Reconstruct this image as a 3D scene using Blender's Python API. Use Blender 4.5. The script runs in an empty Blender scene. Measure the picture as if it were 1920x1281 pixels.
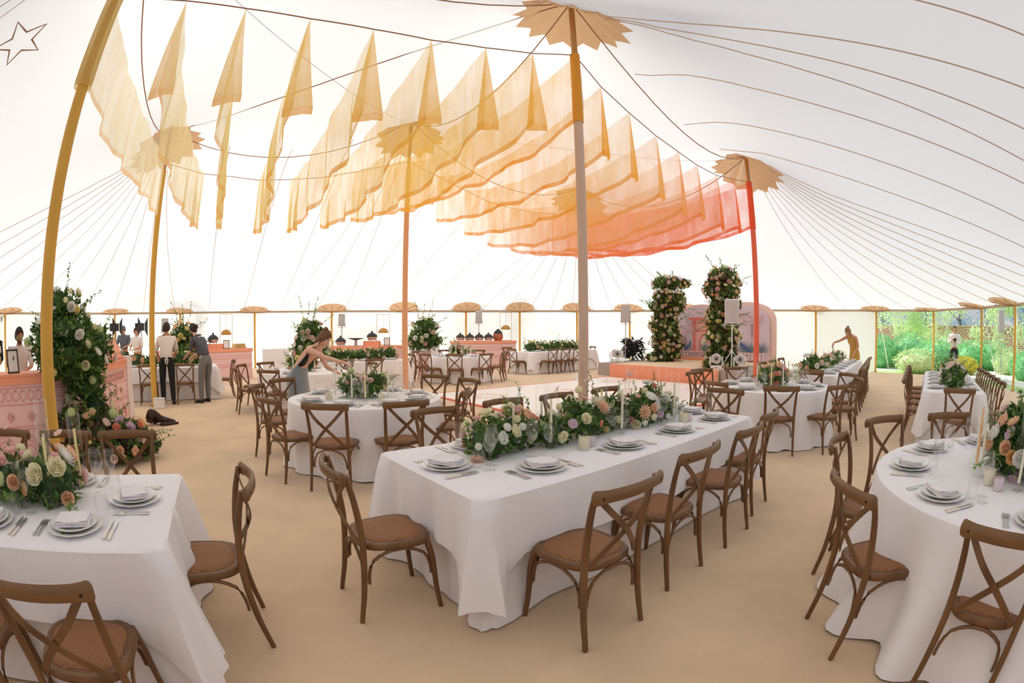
import bpy, bmesh, math, random
import numpy as np
from mathutils import Vector, Matrix, noise, geometry
from mathutils.bvhtree import BVHTree

SC = bpy.context.scene
COL = SC.collection
PI = math.pi
rnd = random.Random(7)

# ---------------------------------------------------------------- camera
cam_d = bpy.data.cameras.new('camera')
cam = bpy.data.objects.new('camera', cam_d)
COL.objects.link(cam)
cam_d.type = 'PANO'
for holder in (cam_d, getattr(cam_d, 'cycles', None)):
    try:
        holder.panorama_type = 'FISHEYE_EQUISOLID'
        holder.fisheye_lens = 932.0 / 1920.0 * 36.0
        holder.fisheye_fov = math.radians(180)
    except Exception:
        pass
cam_d.sensor_width = 36.0
cam_d.sensor_height = 36.0 * 1281 / 1920
cam_d.clip_end = 300
cam.location = (0, 0, 1.57)
cam.rotation_euler = (Matrix.Rotation(PI / 2 - 0.0255, 4, 'X') @ Matrix.Rotation(-0.002, 4, 'Z')).to_euler()
SC.camera = cam

# ---------------------------------------------------------------- sky, sun, exposure
SC.render.engine = 'CYCLES'
world = bpy.data.worlds.new('sky')
SC.world = world
world.use_nodes = True
wn = world.node_tree.nodes
wl = world.node_tree.links
bg = wn['Background']
geo = wn.new('ShaderNodeTexCoord')
sep = wn.new('ShaderNodeSeparateXYZ')
wl.new(geo.outputs['Generated'], sep.inputs[0])
ramp = wn.new('ShaderNodeValToRGB')
ramp.color_ramp.elements[0].position = 0.0
ramp.color_ramp.elements[0].color = (0.50, 0.52, 0.52, 1)
ramp.color_ramp.elements[1].position = 0.6
ramp.color_ramp.elements[1].color = (0.80, 0.88, 1.0, 1)
wl.new(sep.outputs['Z'], ramp.inputs['Fac'])
wl.new(ramp.outputs[0], bg.inputs['Color'])
bg.inputs['Strength'].default_value = 0.92
sun_d = bpy.data.lights.new('sun', 'SUN')
sun_d.energy = 4.4
sun_d.angle = math.radians(3)
sun_d.color = (1.0, 0.94, 0.86)
sun = bpy.data.objects.new('sun', sun_d)
COL.objects.link(sun)
sun.rotation_euler = Vector((-0.35, 0.75, 0.62)).to_track_quat('Z', 'Y').to_euler()
vs = SC.view_settings
vs.view_transform = 'Standard'
vs.look = 'None'
vs.gamma = 1.0
vs.exposure = 0.22
vs.use_curve_mapping = False
cy = SC.cycles
cy.max_bounces = 7
cy.diffuse_bounces = 4
cy.glossy_bounces = 3
cy.transmission_bounces = 4
cy.transparent_max_bounces = 24
cy.caustics_reflective = False
cy.caustics_refractive = False
cy.use_denoising = True
cy.sample_clamp_indirect = 6.0

# ---------------------------------------------------------------- materials
def srgb(r, g, b):
    f = lambda c: (c / 255) / 12.92 if c <= 10 else (((c / 255) + 0.055) / 1.055) ** 2.4
    return (f(r), f(g), f(b), 1)

MAT = {}
def mat(name, col, rough=0.6, metal=0.0, noise_amt=0.0, noise_scale=8.0, bump=0.0, bump_scale=60.0, sheen=0.0, trans=0.0, spec=0.5, stretch=None):
    """a principled surface with procedural colour variation and bump; trans mixes in light coming through a thin sheet"""
    if name in MAT:
        return MAT[name]
    m = bpy.data.materials.new(name)
    m.use_nodes = True
    n, l = m.node_tree.nodes, m.node_tree.links
    b = n['Principled BSDF']
    c = srgb(*col)
    b.inputs['Base Color'].default_value = c
    b.inputs['Roughness'].default_value = rough
    b.inputs['Metallic'].default_value = metal
    b.inputs['Specular IOR Level'].default_value = spec
    if sheen:
        b.inputs['Sheen Weight'].default_value = sheen
    tc = n.new('ShaderNodeTexCoord')
    src = tc.outputs['Object']
    if stretch:
        mp = n.new('ShaderNodeMapping')
        mp.inputs['Scale'].default_value = stretch
        l.new(src, mp.inputs[0])
        src = mp.outputs[0]
    if noise_amt:
        t = n.new('ShaderNodeTexNoise')
        t.inputs['Scale'].default_value = noise_scale
        t.inputs['Detail'].default_value = 5
        l.new(src, t.inputs['Vector'])
        r = n.new('ShaderNodeValToRGB')
        k0, k1 = 1 - noise_amt, 1 + noise_amt
        r.color_ramp.elements[0].position = 0.3
        r.color_ramp.elements[1].position = 0.7
        r.color_ramp.elements[0].color = (min(1, c[0] * k0), min(1, c[1] * k0), min(1, c[2] * k0), 1)
        r.color_ramp.elements[1].color = (min(1, c[0] * k1), min(1, c[1] * k1), min(1, c[2] * k1), 1)
        l.new(t.outputs['Fac'], r.inputs['Fac'])
        l.new(r.outputs[0], b.inputs['Base Color'])
    if bump:
        t2 = n.new('ShaderNodeTexNoise')
        t2.inputs['Scale'].default_value = bump_scale
        t2.inputs['Detail'].default_value = 4
        l.new(src, t2.inputs['Vector'])
        bp = n.new('ShaderNodeBump')
        bp.inputs['Strength'].default_value = bump
        bp.inputs['Distance'].default_value = 0.01
        l.new(t2.outputs['Fac'], bp.inputs['Height'])
        l.new(bp.outputs[0], b.inputs['Normal'])
    if trans:
        tr = n.new('ShaderNodeBsdfTranslucent')
        tr.inputs['Color'].default_value = c
        mx = n.new('ShaderNodeMixShader')
        mx.inputs[0].default_value = trans
        l.new(b.outputs[0], mx.inputs[1])
        l.new(tr.outputs[0], mx.inputs[2])
        l.new(mx.outputs[0], n['Material Output'].inputs['Surface'])
    MAT[name] = m
    return m

def sheer(name, col, opacity=0.6, edge=None):
    """gauzy cloth: partly see-through, the rest lets light through or scatters it; woven streaks vary the opacity"""
    m = bpy.data.materials.new(name)
    m.use_nodes = True
    n, l = m.node_tree.nodes, m.node_tree.links
    n.remove(n['Principled BSDF'])
    c = srgb(*col)
    tp = n.new('ShaderNodeBsdfTransparent')
    tp.inputs[0].default_value = (1, 1, 1, 1)
    tr = n.new('ShaderNodeBsdfTranslucent')
    tr.inputs[0].default_value = c
    df = n.new('ShaderNodeBsdfDiffuse')
    df.inputs[0].default_value = c
    m1 = n.new('ShaderNodeMixShader')
    m1.inputs[0].default_value = 0.85
    l.new(df.outputs[0], m1.inputs[1])
    l.new(tr.outputs[0], m1.inputs[2])
    m2 = n.new('ShaderNodeMixShader')
    tc = n.new('ShaderNodeTexCoord')
    mp = n.new('ShaderNodeMapping')
    mp.inputs['Scale'].default_value = (1.5, 1.5, 0.5)
    nz = n.new('ShaderNodeTexNoise')
    nz.inputs['Scale'].default_value = 3.0
    nz.inputs['Detail'].default_value = 3
    l.new(tc.outputs['Object'], mp.inputs[0])
    l.new(mp.outputs[0], nz.inputs['Vector'])
    mr = n.new('ShaderNodeMapRange')
    mr.inputs['From Min'].default_value = 0.3
    mr.inputs['From Max'].default_value = 0.7
    mr.inputs['To Min'].default_value = opacity - 0.15
    mr.inputs['To Max'].default_value = min(1, opacity + 0.15)
    l.new(nz.outputs['Fac'], mr.inputs['Value'])
    l.new(mr.outputs[0], m2.inputs[0])
    l.new(tp.outputs[0], m2.inputs[1])
    l.new(m1.outputs[0], m2.inputs[2])
    l.new(m2.outputs[0], n['Material Output'].inputs['Surface'])
    MAT[name] = m
    return m

def glass(name, tint=(255, 255, 255), gloss=0.9, base=0.03):
    """thin blown glass: clear straight through, reflecting more towards its edges"""
    m = bpy.data.materials.new(name)
    m.use_nodes = True
    n, l = m.node_tree.nodes, m.node_tree.links
    n.remove(n['Principled BSDF'])
    tp = n.new('ShaderNodeBsdfTransparent')
    tp.inputs[0].default_value = srgb(*tint)
    gl = n.new('ShaderNodeBsdfGlossy')
    gl.inputs['Roughness'].default_value = 0.03
    gl.inputs['Color'].default_value = (gloss, gloss, gloss, 1)
    lw = n.new('ShaderNodeLayerWeight')
    lw.inputs['Blend'].default_value = 0.25
    mr = n.new('ShaderNodeMapRange')
    mr.inputs['To Min'].default_value = base
    mr.inputs['To Max'].default_value = 0.24
    l.new(lw.outputs['Facing'], mr.inputs['Value'])
    mx = n.new('ShaderNodeMixShader')
    l.new(mr.outputs[0], mx.inputs[0])
    l.new(tp.outputs[0], mx.inputs[1])
    l.new(gl.outputs[0], mx.inputs[2])
    l.new(mx.outputs[0], n['Material Output'].inputs['Surface'])
    MAT[name] = m
    return m

# ---------------------------------------------------------------- mesh helpers
class MB:
    def __init__(s):
        s.v = []; s.f = []; s.mi = []; s.cur = 0
    def face(s, *idx):
        s.f.append(tuple(idx)); s.mi.append(s.cur)
    def box(s, x0, y0, z0, x1, y1, z1):
        b = len(s.v)
        s.v += [(x0,y0,z0),(x1,y0,z0),(x1,y1,z0),(x0,y1,z0),(x0,y0,z1),(x1,y0,z1),(x1,y1,z1),(x0,y1,z1)]
        for q in ((3,2,1,0),(4,5,6,7),(0,1,5,4),(1,2,6,5),(2,3,7,6),(3,0,4,7)):
            s.face(*[b + i for i in q])
        return s
    def sweep(s, pts, prof, ups=None, closed=False, scale=None, cap=True):
        """profile (list of 2-D points) carried along pts; prof u axis = side, v axis = up"""
        pts = [Vector(p) for p in pts]
        n = len(pts); k = len(prof); b = len(s.v)
        for i, p in enumerate(pts):
            a = pts[max(i - 1, 0)] if not closed else pts[(i - 1) % n]
            c = pts[min(i + 1, n - 1)] if not closed else pts[(i + 1) % n]
            t = (c - a).normalized()
            up = Vector(ups[i]) if isinstance(ups, list) else Vector(ups) if ups is not None else (Vector((0, 0, 1)) if abs(t.z) < 0.9 else Vector((0, 1, 0)))
            side = t.cross(up)
            if side.length < 1e-6: side = t.orthogonal()
            side.normalize(); u2 = side.cross(t).normalized()
            sc = scale[i] if scale else 1.0
            for (pu, pv) in prof:
                q = p + side * pu * sc + u2 * pv * sc
                s.v.append(tuple(q))
        m = n if closed else n - 1
        for i in range(m):
            i2 = (i + 1) % n
            for j in range(k):
                j2 = (j + 1) % k
                s.face(b + i * k + j, b + i * k + j2, b + i2 * k + j2, b + i2 * k + j)
        if cap and not closed:
            s.face(*[b + j for j in range(k)][::-1])
            s.face(*[b + (n - 1) * k + j for j in range(k)])
        return s
    def tube(s, pts, r, seg=8, scale=None, ups=None, closed=False):
        prof = [(r * math.cos(2 * PI * j / seg), -r * math.sin(2 * PI * j / seg)) for j in range(seg)]
        return s.sweep(pts, prof, ups=ups, scale=scale, closed=closed)
    def lathe(s, prof, seg=16, c=(0, 0, 0), sx=1.0, sy=1.0, wob=None):
        b = len(s.v); k = len(prof)
        for j in range(seg):
            a = 2 * PI * j / seg
            for i, (r, z) in enumerate(prof):
                w = wob(a, i) if wob else 1.0
                s.v.append((c[0] + r * w * math.cos(a) * sx, c[1] + r * w * math.sin(a) * sy, c[2] + z))
        for j in range(seg):
            j2 = (j + 1) % seg
            for i in range(k - 1):
                s.face(b + j * k + i, b + j2 * k + i, b + j2 * k + i + 1, b + j * k + i + 1)
        return s
    def grid(s, nu, nv, fn, close_u=False):
        b = len(s.v)
        for i in range(nu):
            for j in range(nv):
                s.v.append(tuple(fn(i, j)))
        for i in range(nu if close_u else nu - 1):
            i2 = (i + 1) % nu
            for j in range(nv - 1):
                s.face(b + i * nv + j, b + i2 * nv + j, b + i2 * nv + j + 1, b + i * nv + j + 1)
        return s
    def poly(s, pts):
        b = len(s.v); s.v += [tuple(p) for p in pts]; s.face(*range(b, b + len(pts))); return s
    def prism(s, pts, d):
        """flat outline pts (3-D) thickened by vector d"""
        b = len(s.v); n = len(pts); d = Vector(d)
        s.v += [tuple(p) for p in pts] + [tuple(Vector(p) + d) for p in pts]
        s.face(*[b + i for i in range(n)][::-1]); s.face(*[b + n + i for i in range(n)])
        for i in range(n):
            j = (i + 1) % n
            s.face(b + i, b + j, b + n + j, b + n + i)
        return s
    def ball(s, c, r, seg=10, rings=7, sz=1.0, sx=1.0, sy=1.0):
        prof = [(max(1e-4, r * math.sin(PI * i / (rings - 1))), -r * sz * math.cos(PI * i / (rings - 1))) for i in range(rings)]
        return s.lathe(prof, seg, c, sx, sy)
    def xf(s, M, start=0):
        for i in range(start, len(s.v)):
            s.v[i] = tuple(M @ Vector(s.v[i]))
        return s
    def build(s, name, mats, parent=None, smooth=True, loc=None, rot=None, solid=None, sub=0, bevel=None):
        me = bpy.data.meshes.new(name)
        me.from_pydata(s.v, [], s.f)
        for m in (mats if isinstance(mats, (list, tuple)) else [mats]):
            me.materials.append(m)
        if any(s.mi):
            me.polygons.foreach_set('material_index', s.mi)
        bm = bmesh.new(); bm.from_mesh(me)
        bmesh.ops.remove_doubles(bm, verts=bm.verts, dist=1e-5)
        bmesh.ops.recalc_face_normals(bm, faces=bm.faces)
        bm.to_mesh(me); bm.free()
        if smooth:
            me.polygons.foreach_set('use_smooth', [True] * len(me.polygons))
            try: me.set_sharp_from_angle(angle=math.radians(50))
            except Exception: pass
        o = bpy.data.objects.new(name, me)
        COL.objects.link(o)
        if parent: o.parent = parent
        if loc is not None: o.location = loc
        if rot is not None: o.rotation_euler = rot
        if solid:
            md = o.modifiers.new('solid', 'SOLIDIFY'); md.thickness = solid; md.offset = 0
        if bevel:
            md = o.modifiers.new('bevel', 'BEVEL'); md.width = bevel; md.segments = 2; md.limit_method = 'ANGLE'
        if sub:
            md = o.modifiers.new('sub', 'SUBSURF'); md.levels = sub; md.render_levels = sub
        return o

def tag(o, label=None, cat=None, group=None, kind=None):
    if label: o['label'] = label
    if cat: o['category'] = cat
    if group: o['group'] = group
    if kind: o['kind'] = kind
    return o

def empty(name, loc=(0, 0, 0), rz=0.0, label=None, cat=None, group=None):
    o = bpy.data.objects.new(name, None)
    COL.objects.link(o)
    o.location = loc; o.rotation_euler = (0, 0, rz)
    o.empty_display_size = 0.1
    return tag(o, label, cat, group)

KIDS = {}
def kids(o):
    if o.name not in KIDS:
        KIDS[o.name] = [c for c in o.children]
    return KIDS[o.name]

def dup(o, loc=None, rz=None, label=None, group=None, parent=None, scale=None, rot=None):
    """a copy of a thing with copies of its parts and sub-parts"""
    c = o.copy(); COL.objects.link(c)
    if parent is not None: c.parent = parent
    if loc is not None: c.location = loc
    if rz is not None: c.rotation_euler = (0, 0, rz)
    if rot is not None: c.rotation_euler = rot
    if scale is not None: c.scale = scale if isinstance(scale, (tuple, list)) else (scale,) * 3
    if label: c['label'] = label
    if group: c['group'] = group
    for ch in kids(o):
        d = ch.copy(); COL.objects.link(d); d.parent = c
        for g in kids(ch):
            e = g.copy(); COL.objects.link(e); e.parent = d
    return c

class Proto:
    """first use places the prototype itself, later uses copy it"""
    def __init__(s, o): s.o = o; s.used = False
    def put(s, loc, rz=0.0, label=None, group=None, scale=None, rot=None):
        if s.used:
            c = dup(s.o, loc, rz, label, group, scale=scale, rot=rot)
            if scale is None: c.scale = (1, 1, 1)
            return c
        kids(s.o)
        for ch in kids(s.o): kids(ch)
        s.used = True
        s.o.location = loc; s.o.rotation_euler = rot if rot is not None else (0, 0, rz)
        if scale is not None: s.o.scale = scale if isinstance(scale, (tuple, list)) else (scale,) * 3
        if label: s.o['label'] = label
        if group: s.o['group'] = group
        return s.o
# ================================================================ THE TENT
def polar(az, d):
    a = math.radians(az); return (d * math.sin(a), d * math.cos(a))
ZE = 2.38   # eave height
POLES = {'FL': (-4.05, 2.75), 'C': (0.93, 6.43), 'R': (5.58, 10.29), 'BL': (-7.57, 8.27), 'M': (-2.60, 11.87), 'F3': (2.13, 15.30)}
PEAK = {'FL': 6.5, 'C': 6.85, 'R': 5.85, 'BL': 6.2, 'M': 7.15, 'F3': 6.2}
# eave posts seen in the picture, from the left round the back to the open right side
EAVE = [polar(-61.3, 20), polar(-54.5, 21.3), polar(-47.1, 21.8), polar(-39.0, 21.8), polar(-30.0, 21.5), polar(-20.9, 21.3), polar(-12.6, 21.6), polar(-5.3, 21.9), polar(0.9, 22), polar(7.5, 22), polar(13.6, 21.8), polar(20.4, 21.3), polar(27.3, 20.9), polar(35.6, 20.7), polar(43.0, 20.4), polar(50.2, 20), polar(56.4, 17.5), polar(60.8, 15.6)]
EAVE_N = len(EAVE)
EAVE_BACK = [(12.2, 5.2), (9.9, 3.3), (7.4, 1.4), (4.8, -0.5), (2.2, -2.4), (-0.6, -4.0), (-4.0, -5.0), (-7.6, -4.8), (-11.0, -3.2), (-13.8, -0.4), (-16.2, 3.0), (-17.5, 6.4)]
EAVE_ALL = EAVE + EAVE_BACK

def chain(pts, step, closed=True):
    out = []
    n = len(pts)
    for i in range(n if closed else n - 1):
        a, b = pts[i], pts[(i + 1) % n]
        L = math.dist(a, b); k = max(1, round(L / step))
        for j in range(k):
            t = j / k
            out.append((a[0] + (b[0] - a[0]) * t, a[1] + (b[1] - a[1]) * t))
    if not closed: out.append(pts[-1])
    return out

rim = chain(EAVE_ALL, 0.9)
fixed = {}
tv = []
def addv(p, z=None):
    tv.append(p)
    if z is not None: fixed[len(tv) - 1] = z
    return len(tv) - 1
rim_i = [addv(p, ZE) for p in rim]
edges = [(rim_i[i], rim_i[(i + 1) % len(rim_i)]) for i in range(len(rim_i))]
pole_i = {k: addv(p, PEAK[k]) for k, p in POLES.items()}
RIDGES = [('FL', 'C'), ('C', 'R'), ('BL', 'M'), ('M', 'F3'), ('FL', 'BL'), ('C', 'M'), ('R', 'F3')]
for a, b in RIDGES:
    k = 7; prev = pole_i[a]
    for j in range(1, k):
        t = j / k
        p = (POLES[a][0] * (1 - t) + POLES[b][0] * t, POLES[a][1] * (1 - t) + POLES[b][1] * t)
        z = PEAK[a] * (1 - t) + PEAK[b] * t - 0.9 * 4 * t * (1 - t)
        q = addv(p, z); edges.append((prev, q)); prev = q
    edges.append((prev, pole_i[b]))
def inside(p, poly):
    x, y = p; c = False
    for i in range(len(poly)):
        x1, y1 = poly[i]; x2, y2 = poly[i - 1]
        if (y1 > y) != (y2 > y) and x < (x2 - x1) * (y - y1) / (y2 - y1) + x1: c = not c
    return c
base_pts = list(tv)
gy = -6.0; row = 0
while gy < 23:
    gx = -18.5 + (0.4 if row % 2 else 0)
    while gx < 16.5:
        if inside((gx, gy), EAVE_ALL) and min((gx - p[0]) ** 2 + (gy - p[1]) ** 2 for p in base_pts) > 0.25:
            addv((gx, gy))
        gx += 0.8
    gy += 0.7; row += 1
res = geometry.delaunay_2d_cdt([Vector(p) for p in tv], edges, [], 0, 1e-4)
RV, RE, RF, RO = res[0], res[1], res[2], res[3]
z = np.full(len(RV), 4.0); fx = np.zeros(len(RV), bool)
for i, orig in enumerate(RO):
    for q in orig:
        if q in fixed: z[i] = fixed[q]; fx[i] = True
ea = np.array(RE)
# keep only triangles inside the eave outline
faces = [f for f in RF if inside((sum(RV[i][0] for i in f) / 3, sum(RV[i][1] for i in f) / 3), EAVE_ALL)]
ok = set()
for f in faces:
    for a in range(3):
        ok.add((min(f[a], f[a - 1]), max(f[a], f[a - 1])))
ea = np.array(sorted(ok))
deg = np.zeros(len(RV)); np.add.at(deg, ea[:, 0], 1); np.add.at(deg, ea[:, 1], 1); deg[deg == 0] = 1
for it in range(500):
    s = np.zeros(len(RV)); np.add.at(s, ea[:, 0], z[ea[:, 1]]); np.add.at(s, ea[:, 1], z[ea[:, 0]])
    zn = s / deg
    z = np.where(fx, z, zn)
roof_verts = [(v[0], v[1], float(zz)) for v, zz in zip(RV, z)]
BVH = BVHTree.FromPolygons([Vector(v) for v in roof_verts], faces)
def roof_z(x, y, default=ZE):
    h = BVH.ray_cast(Vector((x, y, 20)), Vector((0, 0, -1)))
    return h[0].z if h[0] is not None else default

M_TENT = bpy.data.materials.new('white_sailcloth')
M_TENT.use_nodes = True
_n, _l = M_TENT.node_tree.nodes, M_TENT.node_tree.links
_n.remove(_n['Principled BSDF'])
_tr = _n.new('ShaderNodeBsdfTranslucent'); _tr.inputs[0].default_value = (0.86, 0.86, 0.85, 1)
_df = _n.new('ShaderNodeBsdfDiffuse'); _df.inputs[0].default_value = (0.80, 0.80, 0.80, 1)
_mx = _n.new('ShaderNodeMixShader'); _mx.inputs[0].default_value = 0.55
_l.new(_df.outputs[0], _mx.inputs[1]); _l.new(_tr.outputs[0], _mx.inputs[2])
_l.new(_mx.outputs[0], _n['Material Output'].inputs['Surface'])
MAT['tent'] = M_TENT

mb = MB(); mb.v = roof_verts; mb.f = [tuple(f) for f in faces]; mb.mi = [0] * len(mb.f)
ceiling = mb.build('ceiling', M_TENT)
tag(ceiling, 'white translucent sailcloth tent roof with seams running down to the eaves', kind='structure')

M_SEAM = mat('seam_webbing', (214, 190, 176), 0.9)
M_ROPE = mat('brown_rope', (168, 128, 104), 0.9)
M_PATCH = mat('tan_canvas_patch', (226, 190, 150), 0.85, trans=0.55, noise_amt=0.08)
M_RIB = mat('patch_rib', (170, 130, 100), 0.85)
M_POST = mat('mustard_cloth', (222, 172, 74), 0.8, noise_amt=0.1, noise_scale=5, bump=0.4, bump_scale=14, sheen=0.2, stretch=(1, 1, 0.3))

# seams: across the ridge direction between the poles, fanned at the end poles
U = Vector((4.98, 3.68, 0)).normalized(); Nn = Vector((U.y, -U.x, 0))
seams = MB()
def seam(p0, d, r=0.008, maxd=16, start=0.0):
    pts = []; t = start
    while t < maxd:
        q = (p0[0] + d[0] * t, p0[1] + d[1] * t)
        if not inside(q, EAVE_ALL): break
        pts.append((q[0], q[1], roof_z(*q) - 0.025)); t += 0.35
    if len(pts) > 2: seams.tube(pts, r, seg=4)
for i, t in enumerate(np.linspace(0, 1, 5)[1:-1]):
    for a, b, sgn in (('FL', 'C', 1), ('C', 'R', 1), ('BL', 'M', -1), ('M', 'F3', -1)):
        p = (POLES[a][0] * (1 - t) + POLES[b][0] * t, POLES[a][1] * (1 - t) + POLES[b][1] * t)
        seam(p, (Nn.x * sgn, Nn.y * sgn))
for k, sgn in (('C', 1), ('M', -1)):
    for off in (-8, 0, 8):
        d = Matrix.Rotation(math.radians(off), 3, 'Z') @ (Nn * sgn)
        seam(POLES[k], (d.x, d.y), start=0.5)
ang = lambda v: math.degrees(math.atan2(v.y, v.x))
for k, mid, half, sgn in (('R', ang(Nn) + 45, 45, 1), ('F3', ang(U) + 45, 45, 1), ('BL', ang(-Nn) + 45, 45, 1), ('FL', ang(-U) + 45, 45, 1)):
    for a in np.linspace(mid - half, mid + half, 12):
        seam(POLES[k], (math.cos(math.radians(a)), math.sin(math.radians(a))), start=0.6)
o = seams.build('seam', M_SEAM, ceiling)

# the white star sewn high on the left
def star_outline(cx, cy, r, rot, w):
    pts = []
    for i in range(10):
        a = rot + PI * i / 5; rr = r if i % 2 == 0 else r * 0.45
        pts.append((cx + rr * math.cos(a), cy + rr * math.sin(a)))
    pts.append(pts[0])
    return chain(pts, 0.12, closed=False)

STAR_DIR = Vector((-0.8049, 0.3398, 0.4865)).normalized()
hit = BVH.ray_cast(Vector((0, 0, 1.57)), STAR_DIR)
if hit[0] is not None:
    hc_, hn_ = hit[0], hit[1]
    if hn_.z > 0: hn_ = -hn_
    t1_ = Vector((0.6, 0.8, 0)); t1_ = (t1_ - hn_ * t1_.dot(hn_)).normalized(); t2_ = hn_.cross(t1_)
    pts = []
    for i in range(10):
        a = 0.5 + PI * i / 5; rr = 0.42 if i % 2 == 0 else 0.18
        pts.append(hc_ + hn_ * 0.03 + t1_ * rr * math.cos(a) + t2_ * rr * math.sin(a))
    m = MB(); m.sweep(pts, [(-0.016, -0.003), (0.016, -0.003), (0.016, 0.003), (-0.016, 0.003)], ups=tuple(hn_), closed=True)
    o = m.build('star_outline', mat('brown_star_tape', (170, 138, 120), 0.9), ceiling, smooth=False); o['label'] = 'brown outlined five pointed star on the tent cloth'
# starburst patches round each peak
def starburst(key, r=0.92, n=14):
    cx, cy = POLES[key]; pk = PEAK[key]
    m = MB()
    tips = []
    for i in range(2 * n):
        a = PI * i / n + 0.1; rr = r if i % 2 == 0 else r * 0.8
        x, y = cx + rr * math.cos(a), cy + rr * math.sin(a)
        zz = min(roof_z(x, y) - 0.04, pk - 0.3)
        tips.append((x, y, zz + (0.0 if i % 2 == 0 else -0.05)))
    def fn(i, j):
        t = j / 4; x, y, zz = tips[i]
        top = (cx + 0.06 * (x - cx) / r, cy + 0.06 * (y - cy) / r, pk - 0.05)
        return [top[q] * (1 - t) + (x, y, zz)[q] * t for q in range(3)]
    m.grid(2 * n, 5, fn, close_u=True)
    o = m.build('starburst_patch', M_PATCH, ceiling, smooth=False)
    o['label'] = 'tan pleated starburst patch round the pole top'
    return o
for k in POLES: starburst(k)

# round canvas patches on the slope above each eave post
def inward(i):
    a = Vector(EAVE_ALL[i - 1]); b = Vector(EAVE_ALL[(i + 1) % len(EAVE_ALL)])
    t = (b - a).normalized(); return Vector((t.y, -t.x))
for i in range(EAVE_N):
    p = Vector(EAVE_ALL[i]); d = inward(i); tt = Vector((-d.y, d.x)); R = 0.62
    m = MB()
    def fn(a, j):
        ang_ = 2 * PI * a / 24; rr = R * j / 3
        q = p + d * (0.42 + rr * 0.95 * math.cos(ang_)) + tt * rr * math.sin(ang_)
        dd = (q - p).dot(d)
        zz = min(roof_z(q.x, q.y, ZE), ZE + 0.9) if dd > 0 else ZE
        return (q.x, q.y, zz - 0.05 - 0.02 * (1 - j / 3))
    m.grid(24, 4, fn, close_u=True)
    m.build('eave_patch', M_PATCH, ceiling)
    m = MB()
    for a in (-60, -30, 0, 30, 60):
        q = p + (Matrix.Rotation(math.radians(a), 2) @ d) * 0.85
        m.tube([(p.x, p.y, ZE - 0.06), (q.x, q.y, roof_z(q.x, q.y, ZE) - 0.085)], 0.012, 4)
    m.build('eave_patch_rib', M_RIB, ceiling)

# eave band (a rolled hem) all round
m = MB(); pr_ = [(x, y, ZE - 0.02) for x, y in EAVE_ALL]
m.sweep(pr_, [(-0.015, -0.06), (0.015, -0.06), (0.015, 0.05), (-0.015, 0.05)], closed=True)
m.build('eave_band', mat('eave_band', (206, 190, 165), 0.85, trans=0.2), ceiling)

# eave posts
pp = MB().tube([(0, 0, 0), (0, 0, 1.2), (0, 0, ZE - 0.05)], 0.045, 10)
post0 = empty('eave_post', (0, 0, 0), 0, None, 'tent post', 'mustard posts round the tent eave')
pp.build('post_sleeve', M_POST, post0)
MB().lathe([(0.001, 0), (0.09, 0), (0.09, 0.012), (0.05, 0.02), (0.001, 0.02)], 12).build('base_plate', mat('post_foot', (150, 120, 80), 0.6), post0)
MB().lathe([(0.001, 2.33), (0.05, 2.33), (0.05, 2.36), (0.02, 2.42), (0.001, 2.42)], 10).build('cap', mat('post_foot', (150, 120, 80), 0.6), post0)
POSTP = Proto(post0)
post_lab = ['far left behind the bar', 'behind the pink bar on the left edge', 'behind the photo lights and bar staff', 'behind the two waiters', 'left of the first framed menu at the buffet',
            'behind the tall arrangement beside the bending woman', 'seen just left of the peach tent pole', 'behind the row of black lidded pots', 'right of the last hanging brass lamp',
            'behind the far flower covered banquet table', 'left of the first floral column on stage', 'hidden between the two floral columns', 'behind the arched painted backdrop', 'left of the woman in the mustard dress',
            'where the white wall ends and the garden opens', 'at the garden opening, left of the photographer', 'at the garden opening, right of the photographer', 'nearest at the garden opening on the right edge']
for i in range(EAVE_N):
    POSTP.put((EAVE[i][0], EAVE[i][1], 0), 0, 'slim mustard cloth covered tent post ' + post_lab[i])

# big inner poles
def big_pole(key, cloth, wood_from, sleeve, label, lean=(0, 0), r=0.068):
    x, y = POLES[key]; top = PEAK[key]
    e = empty('tent_pole', (x, y, 0), 0, label, 'tent pole')
    MB().lathe([(r * 1.06, 0), (r, 0.6), (r * 1.03, 1.2), (r * 0.98, 2.2), (r, 3.2), (r * 0.98, wood_from)], 16,
               wob=lambda a, i: 1 + 0.03 * math.sin(3 * a + i)).build('cloth_cover', cloth, e)
    MB().lathe([(r * 0.72, wood_from - 0.05), (r * 0.70, top - 0.02)], 12).build('wooden_shaft', mat('pole_wood', (196, 142, 84), 0.5, noise_amt=0.15, stretch=(1, 1, 0.1)), e)
    if sleeve:
        z0, z1, m_, rr = sleeve
        MB().lathe([(r * rr, z0), (r * rr * 1.05, z0 + 0.08), (r * rr, (z0 + z1) / 2), (r * rr, z1)], 16).build('sleeve', m_, e)
    MB().lathe([(0.001, 0), (0.12, 0), (0.12, 0.015), (0.001, 0.015)], 16).build('base_plate', mat('post_foot', (150, 120, 80), 0.6), e)
    return e
S_CREAM = sheer('cream_gauze', (240, 222, 160), 0.80)
big_pole('FL', M_POST, 4.0, (3.9, 5.7, S_CREAM, 1.55), 'thick mustard cloth wrapped tent pole rising beside the front left table')
big_pole('BL', M_POST, 5.1, None, 'mustard cloth wrapped tent pole beside the two waiters')
big_pole('C', mat('beige_cloth', (216, 186, 166), 0.8, noise_amt=0.05, bump=0.5, bump_scale=12, stretch=(1, 1, 0.35)), 5.5, (4.45, 5.62, mat('amber_cloth', (235, 160, 50), 0.8, bump=0.3), 1.12), 'beige cloth wrapped tent pole with amber sleeve behind the long centre table', r=0.066)
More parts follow.
